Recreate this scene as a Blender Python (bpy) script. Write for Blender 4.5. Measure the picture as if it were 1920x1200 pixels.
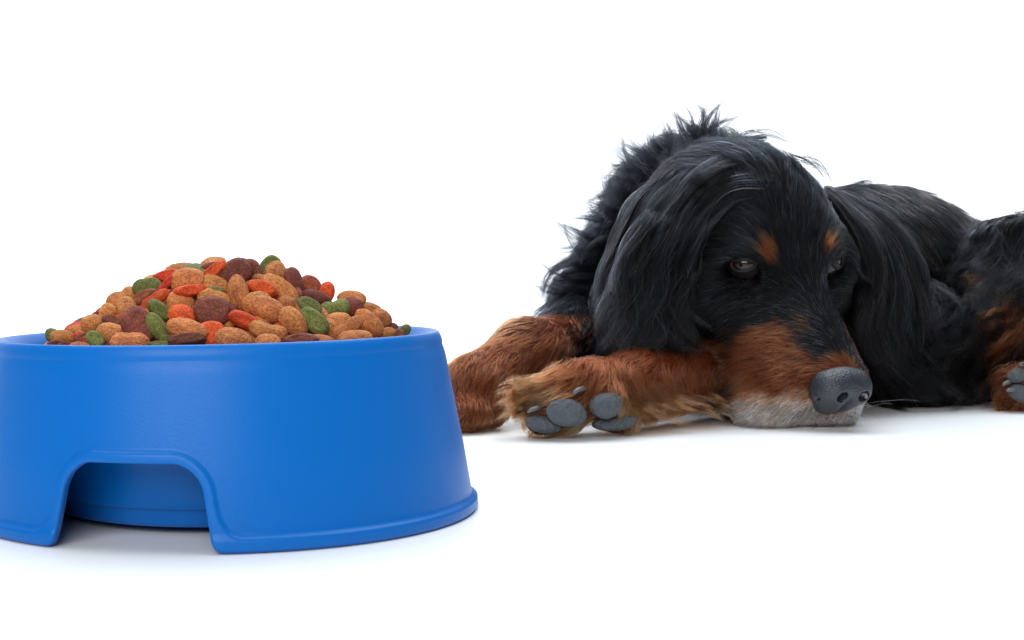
import bpy, bmesh, math, random
import numpy as np
from mathutils import Matrix, Vector
from mathutils.kdtree import KDTree

for o in list(bpy.data.objects): bpy.data.objects.remove(o)
S = bpy.context.scene
COL = S.collection
rng = np.random.default_rng(7)

# ------------------------------------------------------------------ camera
FPX, CX, CY = 2600.0, 400.0, 600.0            # focal length and principal point of the 1920 px frame
HC, PITCH, ROLL = 0.11044, 0.03245, 0.02252
XC, DC, RIMZ = 0.00101, 0.66519, 0.08242      # bowl axis and rim height
cam_d = bpy.data.cameras.new('camera'); cam = bpy.data.objects.new('camera', cam_d); COL.objects.link(cam)
cam_d.sensor_width = 36.0; cam_d.lens = 36.0 * FPX / 1920
cam_d.shift_x = (960 - CX) / 1920
cam_d.clip_start = 0.01; cam_d.clip_end = 100
cp, sp, cr, sr = math.cos(PITCH), math.sin(PITCH), math.cos(ROLL), math.sin(ROLL)
FW = np.array([0, cp, -sp]); UP0 = np.array([0, sp, cp]); RT0 = np.array([1.0, 0, 0])
RT = RT0 * cr - UP0 * sr                    # image x axis in the world
UPV = UP0 * cr + RT0 * sr                      # image up axis in the world
CPOS = np.array([0, 0, HC])
cam.matrix_world = Matrix(((RT[0], UPV[0], -FW[0], 0), (RT[1], UPV[1], -FW[1], 0), (RT[2], UPV[2], -FW[2], HC), (0, 0, 0, 1)))
S.camera = cam

def at(px, py, d):
    """world point at frame position (px, py) and distance d along the optical axis"""
    px, py, d = np.broadcast_arrays(np.asarray(px, float), np.asarray(py, float), np.asarray(d, float))
    return CPOS + (RT * ((px - CX) / FPX)[..., None] - UPV * ((py - CY) / FPX)[..., None] + FW) * d[..., None]
def proj(p):
    q = np.asarray(p, float) - CPOS
    d = q @ FW
    return CX + FPX * (q @ RT) / d, CY - FPX * (q @ UPV) / d, d

# ------------------------------------------------------------------ light
w = bpy.data.worlds.new('World'); S.world = w; w.use_nodes = True
bg = w.node_tree.nodes['Background']; bg.inputs[0].default_value = (0.94, 0.98, 1.05, 1); bg.inputs[1].default_value = 0.16
def softbox(name, loc, target, size, energy, color):
    l = bpy.data.lights.new(name, 'AREA'); l.shape = 'RECTANGLE'; l.size, l.size_y = size; l.energy = energy; l.color = color
    o = bpy.data.objects.new(name, l); COL.objects.link(o); o.location = loc
    o.rotation_euler = (Vector(target) - Vector(loc)).to_track_quat('-Z', 'Y').to_euler(); return o
softbox('softbox_key', (-0.45, -0.75, 0.9), (0.15, 0.75, 0.06), (1.3, 1.0), 23, (1.0, 0.99, 0.97))
softbox('softbox_top', (0.3, 1.6, 2.4), (0.3, 1.5, 0.0), (3.4, 2.6), 108, (0.83, 0.93, 1.02))
softbox('softbox_backdrop', (0.5, 2.0, 2.6), (0.5, 4.2, 0.8), (4.5, 0.8), 88, (0.95, 0.98, 1.0))
S.view_settings.view_transform = 'Standard'; S.view_settings.look = 'None'
S.view_settings.exposure = 0; S.view_settings.gamma = 1
S.render.engine = 'CYCLES'
S.cycles.max_bounces = 8; S.cycles.diffuse_bounces = 3; S.cycles.glossy_bounces = 3; S.cycles.transmission_bounces = 3
try: S.cycles_curves.shape = 'RIBBONS'
except Exception: pass

# ------------------------------------------------------------------ helpers
def tag(o, label=None, cat=None, group=None, kind=None):
    if label: o['label'] = label
    if cat: o['category'] = cat
    if group: o['group'] = group
    if kind: o['kind'] = kind
    return o
def mesh_obj(name, V, F, mat=None, parent=None, smooth=True):
    me = bpy.data.meshes.new(name)
    me.from_pydata([tuple(v) for v in V] if not isinstance(V, np.ndarray) else V.tolist(), [], F if not isinstance(F, np.ndarray) else F.tolist())
    me.update()
    if smooth: me.polygons.foreach_set('use_smooth', [True] * len(me.polygons))
    if mat: me.materials.append(mat)
    o = bpy.data.objects.new(name, me); COL.objects.link(o)
    if parent: o.parent = parent
    return o
def material(name):
    m = bpy.data.materials.new(name); m.use_nodes = True
    nt = m.node_tree; return m, nt, nt.nodes['Principled BSDF']
def N(nt, t, **kw):
    n = nt.nodes.new(t)
    for k, v in kw.items(): setattr(n, k, v)
    return n
def srgb(r, g, b):
    f = lambda c: (c / 255 / 12.92) if c <= 10 else ((c / 255 + 0.055) / 1.055) ** 2.4
    return (f(r), f(g), f(b), 1)
def sstep(a, b, x):
    t = np.clip((x - a) / (b - a), 0, 1); return t * t * (3 - 2 * t)
def smin(a, b, k):
    h = np.clip(0.5 + 0.5 * (b - a) / k, 0, 1); return b * (1 - h) + a * h - k * h * (1 - h)

# ------------------------------------------------------------------ setting
m_floor, nt, b = material('white_floor')
b.inputs['Base Color'].default_value = (0.90, 0.90, 0.90, 1); b.inputs['Roughness'].default_value = 0.28
b.inputs['Specular IOR Level'].default_value = 0.3
n1 = N(nt, 'ShaderNodeTexNoise'); n1.inputs['Scale'].default_value = 9
r1 = N(nt, 'ShaderNodeMapRange'); r1.inputs[3].default_value = 0.28; r1.inputs[4].default_value = 0.38
nt.links.new(n1.outputs[0], r1.inputs[0]); nt.links.new(r1.outputs[0], b.inputs['Roughness'])
fl = mesh_obj('floor', [(-4, -2, 0), (5, -2, 0), (5, 3.2, 0), (-4, 3.2, 0)], [(0, 1, 2, 3)], m_floor)
tag(fl, 'seamless white studio floor under the bowl and the dog', kind='structure')
_a = np.linspace(0, np.pi / 2, 25)
_pf = [(3.2 + .9 * math.sin(t), .9 - .9 * math.cos(t)) for t in _a] + [(4.1, 3.6)]
bd = mesh_obj('backdrop', [(x, y, z) for y, z in _pf for x in (-4, 5)], [(2 * i, 2 * i + 1, 2 * i + 3, 2 * i + 2) for i in range(len(_pf) - 1)], m_floor)
tag(bd, 'seamless white studio backdrop curving up from the floor', kind='structure')

# ------------------------------------------------------------------ bowl
def build_bowl():
    m, nt, b = material('blue_plastic')
    b.inputs['Base Color'].default_value = (0.0005, 0.124, 0.46, 1)
    b.inputs['Roughness'].default_value = 0.30; b.inputs['IOR'].default_value = 1.5
    b.inputs['Specular IOR Level'].default_value = 0.24
    b.inputs['Sheen Weight'].default_value = 0.07; b.inputs['Sheen Roughness'].default_value = 0.25
    n = N(nt, 'ShaderNodeTexNoise'); n.inputs['Scale'].default_value = 900; n.inputs['Detail'].default_value = 2
    bp = N(nt, 'ShaderNodeBump'); bp.inputs['Strength'].default_value = 0.22; bp.inputs['Distance'].default_value = 0.0003
    tc = N(nt, 'ShaderNodeTexCoord'); nt.links.new(tc.outputs['Object'], n.inputs['Vector'])
    nt.links.new(n.outputs[0], bp.inputs['Height'])
    mp = N(nt, 'ShaderNodeMapping'); mp.inputs['Scale'].default_value = (1, 1, 0.12)
    n2 = N(nt, 'ShaderNodeTexNoise'); n2.inputs['Scale'].default_value = 160; n2.inputs['Detail'].default_value = 6
    nt.links.new(tc.outputs['Object'], mp.inputs[0]); nt.links.new(mp.outputs[0], n2.inputs['Vector'])
    rr = N(nt, 'ShaderNodeMapRange'); rr.inputs[3].default_value = 0.32; rr.inputs[4].default_value = 0.42
    nt.links.new(n2.outputs[0], rr.inputs[0]); nt.links.new(rr.outputs[0], b.inputs['Roughness'])
    # scuffs: tiny bright flecks
    vo = N(nt, 'ShaderNodeTexVoronoi'); vo.inputs['Scale'].default_value = 330; nt.links.new(tc.outputs['Object'], vo.inputs['Vector'])
    mr = N(nt, 'ShaderNodeMapRange'); mr.inputs[1].default_value = 0.0; mr.inputs[2].default_value = 0.07; mr.inputs[3].default_value = 1; mr.inputs[4].default_value = 0
    nt.links.new(vo.outputs['Distance'], mr.inputs[0])
    sc = N(nt, 'ShaderNodeSeparateColor'); nt.links.new(vo.outputs['Color'], sc.inputs[0])
    th = N(nt, 'ShaderNodeMath', operation='GREATER_THAN'); th.inputs[1].default_value = 0.93; nt.links.new(sc.outputs[0], th.inputs[0])
    mu = N(nt, 'ShaderNodeMath', operation='MULTIPLY'); nt.links.new(mr.outputs[0], mu.inputs[0]); nt.links.new(th.outputs[0], mu.inputs[1])
    mu2 = N(nt, 'ShaderNodeMath', operation='MULTIPLY'); mu2.inputs[1].default_value = 0.5; nt.links.new(mu.outputs[0], mu2.inputs[0])
    mx = N(nt, 'ShaderNodeMix', data_type='RGBA'); mx.inputs[6].default_value = (0.0005, 0.124, 0.46, 1); mx.inputs[7].default_value = (0.12, 0.35, 0.8, 1)
    nt.links.new(mu2.outputs[0], mx.inputs[0]); nt.links.new(mx.outputs[2], b.inputs['Base Color'])
    nt.links.new(bp.outputs[0], b.inputs['Normal'])
    NT = 960
    th0 = math.radians(-90 - 18.0)
    TH = np.linspace(0, 2 * np.pi, NT, endpoint=False) + th0
    zt = 0.0755
    Z = np.concatenate([np.linspace(0, 0.048, 58), np.linspace(0.048, zt, 16)[1:]])
    def r_wall(z):
        return np.interp(z, [0, .0015, .005, .0075, .030, .060, .0705, .0728, zt], [.1200, .1209, .1207, .1196, .1161, .11065, .1088, .1083, .1073])
    def f_arch(s, z):
        wdt = .0343 - .0052 * z / .035
        c = .0115
        qx = np.abs(s) - wdt + c; qz = z - .0352 + c
        return np.hypot(np.maximum(qx, 0), np.maximum(qz, 0)) + np.minimum(np.maximum(qx, qz), 0) - c
    def s_of(th):
        a = (th - th0 + np.pi / 2) % np.pi - np.pi / 2
        return a * .119
    def g_dom(th, z): return smin(f_arch(s_of(th), z), z + .0004, .006)
    def height(th, z):
        f = f_arch(s_of(th), z)
        d = smin(f, z * 6.0 / 8.0, .010) + .0016
        h = .0016 * (1 - sstep(.0056, .0064, d))
        e = np.clip(g_dom(th, z), 0, .0012) / .0012
        return h - .0009 * (1 - e) ** 2
    nz = len(Z)
    T, ZZ = np.meshgrid(TH, Z, indexing='ij')
    G = g_dom(T, ZZ)
    pts = [(TH[i], Z[j]) for i in range(NT) for j in range(nz)]
    gi = G.ravel()
    faces = []; cache = {}
    def cross(a, c):
        k = (a, c) if a < c else (c, a)
        if k in cache: return cache[k]
        ta, za = pts[k[0]]; tb, zb = pts[k[1]]
        if tb - ta > np.pi: tb -= 2 * np.pi
        if ta - tb > np.pi: tb += 2 * np.pi
        lo, hi = (0.0, 1.0); ga = gi[k[0]]
        for _ in range(12):
            mid = (lo + hi) / 2
            gm = float(g_dom(ta + (tb - ta) * mid, za + (zb - za) * mid))
            if (gm > 0) == (ga > 0): lo = mid
            else: hi = mid
        t = (lo + hi) / 2
        pts.append((ta + (tb - ta) * t, za + (zb - za) * t)); cache[k] = len(pts) - 1
        return cache[k]
    for i in range(NT):
        i2 = (i + 1) % NT
        for j in range(nz - 1):
            q = (i * nz + j, i2 * nz + j, i2 * nz + j + 1, i * nz + j + 1)
            ins = [gi[k] > 0 for k in q]
            if all(ins): faces.append(q)
            elif any(ins):
                poly = []
                for a in range(4):
                    c = (a + 1) % 4
                    if ins[a]: poly.append(q[a])
                    if ins[a] != ins[c]: poly.append(cross(q[a], q[c]))
                if len(poly) >= 3: faces.append(tuple(poly))
    P = np.array(pts); nP = len(P)
    ht = height(P[:, 0], np.clip(P[:, 1], 0, 1))
    ro = r_wall(P[:, 1]) + ht; ri = r_wall(P[:, 1]) - .0024
    ri = np.where(P[:, 1] > .07, ri - (P[:, 1] - .07) * .1, ri)
    def cart(r, th, z): return np.stack([r * np.cos(th), r * np.sin(th), z], -1)
    zz = P[:, 1] + .0003
    V = np.concatenate([cart(ro, P[:, 0], zz), cart(ri, P[:, 0], zz)])
    F = list(faces) + [tuple(nP + k for k in reversed(f)) for f in faces]
    # side walls along the open boundary
    cnt = {}
    for f in faces:
        for a in range(len(f)):
            e = (f[a], f[(a + 1) % len(f)])
            cnt[e] = 1
    top = lambda k: k < NT * nz and k % nz == nz - 1
    for (a, c) in list(cnt):
        if (c, a) not in cnt and not (top(a) and top(c)):
            F.append((c, a, nP + a, nP + c))
    def chain(ring, prof, flip, smooth_n=4):
        nonlocal V
        pr = np.array(prof)
        t = np.arange(len(pr)); tt = np.linspace(0, len(pr) - 1, (len(pr) - 1) * smooth_n + 1)
        # Catmull-Rom through the profile
        out = []
        for x in tt[1:]:
            i = min(int(x), len(pr) - 2); u = x - i
            p0 = pr[max(i - 1, 0)]; p1 = pr[i]; p2 = pr[i + 1]; p3 = pr[min(i + 2, len(pr) - 1)]
            out.append(0.5 * (2 * p1 + (p2 - p0) * u + (2 * p0 - 5 * p1 + 4 * p2 - p3) * u * u + (3 * p1 - p0 - 3 * p2 + p3) * u ** 3))
        prev = ring
        for r, z in out:
            base = len(V)
            V = np.concatenate([V, cart(np.full(NT, r), TH, np.full(NT, z))])
            cur = [base + i for i in range(NT)]
            for i in range(NT):
                k = (i + 1) % NT
                q = (prev[i], prev[k], cur[k], cur[i])
                F.append(q[::-1] if flip else q)
            prev = cur
        return prev
    ro_t = float(r_wall(zt)); z_t = zt + .0003
    top_o = [i * nz + nz - 1 for i in range(NT)]; top_i = [nP + k for k in top_o]
    chain(top_o, [(ro_t, z_t), (.1071, .0785), (.1063, .0808), (.1052, .0822), (.1038, .0822), (.1018, .0806), (.0992, .0770), (.0965, .0700),
                  (.0935, .058), (.0895, .040), (.084, .022), (.074, .0115), (.055, .009), (.03, .0085), (.0004, .0085)], False)
    chain(top_i, [(float(ri[top_o[0]]), z_t), (.1040, .0782), (.1028, .0792), (.1010, .0778), (.0985, .0730), (.0955, .064), (.0918, .045), (.0868, .024), (.0845, .0128),
                  (.0830, .0112), (.0822, .0098), (.0806, .0045), (.0785, .0032), (.0755, .0036), (.060, .0055), (.03, .006), (.0004, .006)], True)
    o = mesh_obj('dog_bowl', V, F, m)
    o.location = (XC, DC, 0)
    tag(o, 'blue plastic dog bowl with arched cut-outs, heaped with kibble', 'bowl')
    return o
bowl = build_bowl()

# ------------------------------------------------------------------ kibble
def kibble_mat(name, c1, c2, speck, specks=0.25):
    m, nt, b = material(name)
    tc = N(nt, 'ShaderNodeTexCoord'); oi = N(nt, 'ShaderNodeObjectInfo')
    va = N(nt, 'ShaderNodeVectorMath', operation='ADD'); nt.links.new(tc.outputs['Object'], va.inputs[0])
    sc = N(nt, 'ShaderNodeMath', operation='MULTIPLY'); sc.inputs[1].default_value = 31; nt.links.new(oi.outputs['Random'], sc.inputs[0])
    nt.links.new(sc.outputs[0], va.inputs[1])
    n = N(nt, 'ShaderNodeTexNoise'); n.inputs['Scale'].default_value = 1.6; n.inputs['Detail'].default_value = 6; nt.links.new(va.outputs[0], n.inputs['Vector'])
    mr = N(nt, 'ShaderNodeMapRange'); mr.inputs[1].default_value = .35; mr.inputs[2].default_value = .68; nt.links.new(n.outputs[0], mr.inputs[0])
    mx = N(nt, 'ShaderNodeMix', data_type='RGBA'); mx.inputs[6].default_value = c1; mx.inputs[7].default_value = c2; nt.links.new(mr.outputs[0], mx.inputs[0])
    hs = N(nt, 'ShaderNodeHueSaturation'); nt.links.new(mx.outputs[2], hs.inputs['Color'])
    v2 = N(nt, 'ShaderNodeMapRange'); v2.inputs[3].default_value = .82; v2.inputs[4].default_value = 1.18; nt.links.new(oi.outputs['Random'], v2.inputs[0]); nt.links.new(v2.outputs[0], hs.inputs['Value'])
    h2 = N(nt, 'ShaderNodeMapRange'); h2.inputs[3].default_value = .497; h2.inputs[4].default_value = .509
    mm = N(nt, 'ShaderNodeMath', operation='FRACT'); s3 = N(nt, 'ShaderNodeMath', operation='MULTIPLY'); s3.inputs[1].default_value = 7.3
    nt.links.new(oi.outputs['Random'], s3.inputs[0]); nt.links.new(s3.outputs[0], mm.inputs[0]); nt.links.new(mm.outputs[0], h2.inputs[0]); nt.links.new(h2.outputs[0], hs.inputs['Hue'])
    # fine crumb grain and salt-like specks
    n2 = N(nt, 'ShaderNodeTexNoise'); n2.inputs['Scale'].default_value = 7; n2.inputs['Detail'].default_value = 5; nt.links.new(va.outputs[0], n2.inputs['Vector'])
    m2 = N(nt, 'ShaderNodeMapRange'); m2.inputs[1].default_value = .35; m2.inputs[2].default_value = .65; m2.inputs[3].default_value = .62; m2.inputs[4].default_value = 1.3; nt.links.new(n2.outputs[0], m2.inputs[0])
    ml = N(nt, 'ShaderNodeVectorMath', operation='SCALE'); nt.links.new(hs.outputs[0], ml.inputs[0]); nt.links.new(m2.outputs[0], ml.inputs['Scale'])
    vo = N(nt, 'ShaderNodeTexVoronoi'); vo.inputs['Scale'].default_value = 6.5; nt.links.new(va.outputs[0], vo.inputs['Vector'])
    m3 = N(nt, 'ShaderNodeMapRange'); m3.inputs[1].default_value = .10; m3.inputs[2].default_value = .24; m3.inputs[3].default_value = 1; m3.inputs[4].default_value = 0; nt.links.new(vo.outputs['Distance'], m3.inputs[0])
    sp_ = N(nt, 'ShaderNodeSeparateColor'); nt.links.new(vo.outputs['Color'], sp_.inputs[0])
    gt = N(nt, 'ShaderNodeMath', operation='LESS_THAN'); gt.inputs[1].default_value = specks; nt.links.new(sp_.outputs[0], gt.inputs[0])
    mu = N(nt, 'ShaderNodeMath', operation='MULTIPLY'); nt.links.new(m3.outputs[0], mu.inputs[0]); nt.links.new(gt.outputs[0], mu.inputs[1])
    mu3 = N(nt, 'ShaderNodeMath', operation='MULTIPLY'); mu3.inputs[1].default_value = 0.85; nt.links.new(mu.outputs[0], mu3.inputs[0])
    mx2 = N(nt, 'ShaderNodeMix', data_type='RGBA'); nt.links.new(mu3.outputs[0], mx2.inputs[0]); nt.links.new(ml.outputs[0], mx2.inputs[6]); mx2.inputs[7].default_value = speck
    nt.links.new(mx2.outputs[2], b.inputs['Base Color'])
    b.inputs['Roughness'].default_value = 0.7; b.inputs['Specular IOR Level'].default_value = 0.3
    ad = N(nt, 'ShaderNodeMath', operation='ADD'); nt.links.new(n2.outputs[0], ad.inputs[0]); nt.links.new(mu.outputs[0], ad.inputs[1])
    bp = N(nt, 'ShaderNodeBump'); bp.inputs['Strength'].default_value = 1.0; bp.inputs['Distance'].default_value = 0.0009
    nt.links.new(ad.outputs[0], bp.inputs['Height']); nt.links.new(bp.outputs[0], b.inputs['Normal'])
    return m
KM = {
 'T': kibble_mat('tan_kibble', srgb(205, 128, 72), srgb(168, 96, 56), srgb(240, 200, 150), .22),
 'M': kibble_mat('maroon_kibble', srgb(126, 64, 50), srgb(102, 48, 40), srgb(215, 180, 165), .38),
 'R': kibble_mat('red_kibble', srgb(214, 72, 36), srgb(182, 50, 26), srgb(250, 170, 130), .28),
 'G': kibble_mat('green_kibble', srgb(120, 122, 62), srgb(92, 98, 46), srgb(190, 200, 140), .32),
 'B': kibble_mat('brown_kibble', srgb(160, 84, 56), srgb(132, 62, 44), srgb(230, 180, 150), .3),
}
def ico(sub):
    bm = bmesh.new(); bmesh.ops.create_icosphere(bm, subdivisions=sub, radius=1.0)
    V = np.array([v.co[:] for v in bm.verts]); F = [tuple(v.index for v in f.verts) for f in bm.faces]; bm.free(); return V, F
IV, IF = ico(4)
def vnoise(P, seed, freq, n=14):
    r = np.random.default_rng(seed); out = np.zeros(len(P))
    for _ in range(n):
        k = r.normal(size=3) * freq; out += np.sin(P @ k + r.uniform(0, 6.28))
    return out / math.sqrt(n)
KMESH = {}
for kind in ('oval', 'disc', 'bean'):
    for var in range(4):
        P = IV.copy()
        if kind == 'disc':
            P = np.sign(P) * np.abs(P) ** np.array([.93, .93, 1]); P[:, 2] = np.sign(P[:, 2]) * np.minimum(np.abs(P[:, 2]), .62 + .12 * np.abs(P[:, 2])) * 1.3; P[:, :2] *= (1 + .04 * vnoise(P, var, 1.2))[:, None]
        elif kind == 'bean':
            wz = 1 - .22 * np.exp(-(P[:, 0] / .35) ** 2)
            P[:, 1] *= wz; P[:, 2] *= wz; P[:, 1] += .22 * P[:, 0] ** 2 - .1
        else:
            P[:, 1:] *= (1 - .10 * P[:, 0:1])
        P *= (1 + .05 * vnoise(P, 10 + var, 1.7) + .022 * vnoise(P, 20 + var, 5) + .012 * vnoise(P, 30 + var, 14) + .008 * vnoise(P, 40 + var, 30))[:, None]
        for mk, mt in KM.items():
            me = bpy.data.meshes.new('kibble'); me.from_pydata(P.tolist(), [], IF); me.update()
            me.polygons.foreach_set('use_smooth', [True] * len(me.polygons)); me.materials.append(mt)
            KMESH[kind, var, mk] = me
HEAP = 'kibble pieces heaped in the blue bowl'
def heap_z(r):
    return .0995 - .0 + .0275 * (1 - sstep(0, 1, r / .055)) * 0 + np.interp(r, [0, .012, .03, .06, .08, .092, .1], [.0235, .021, .0125, -.004, -.0145, -.021, -.026])
def heap_depth(px, py):
    ds = np.linspace(DC - .099, DC + .03, 260)
    p = at(px, py, ds)
    r = np.hypot(p[:, 0] - XC, p[:, 1] - DC)
    dz = p[:, 2] - heap_z(r)
    hit = np.where(dz < 0)[0]
    if len(hit): return ds[hit[0]], True
    return min(ds[np.argmin(dz)], DC), False
ki = 0
used_rand = random.Random(5)
def place(kind, mk, loc, X, Y, Z, sx, sy, sz, label):
    global ki
    o = bpy.data.objects.new('kibble', KMESH[kind, ki % 4, mk]); COL.objects.link(o); ki += 1
    M = Matrix(((X[0] * sx, Y[0] * sy, Z[0] * sz, loc[0]), (X[1] * sx, Y[1] * sy, Z[1] * sz, loc[1]), (X[2] * sx, Y[2] * sy, Z[2] * sz, loc[2]), (0, 0, 0, 1)))
    o.matrix_world = M
    tag(o, label, 'kibble', HEAP); return o
CN = dict(T='tan', M='maroon', R='orange red', G='green', B='reddish brown')
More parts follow.
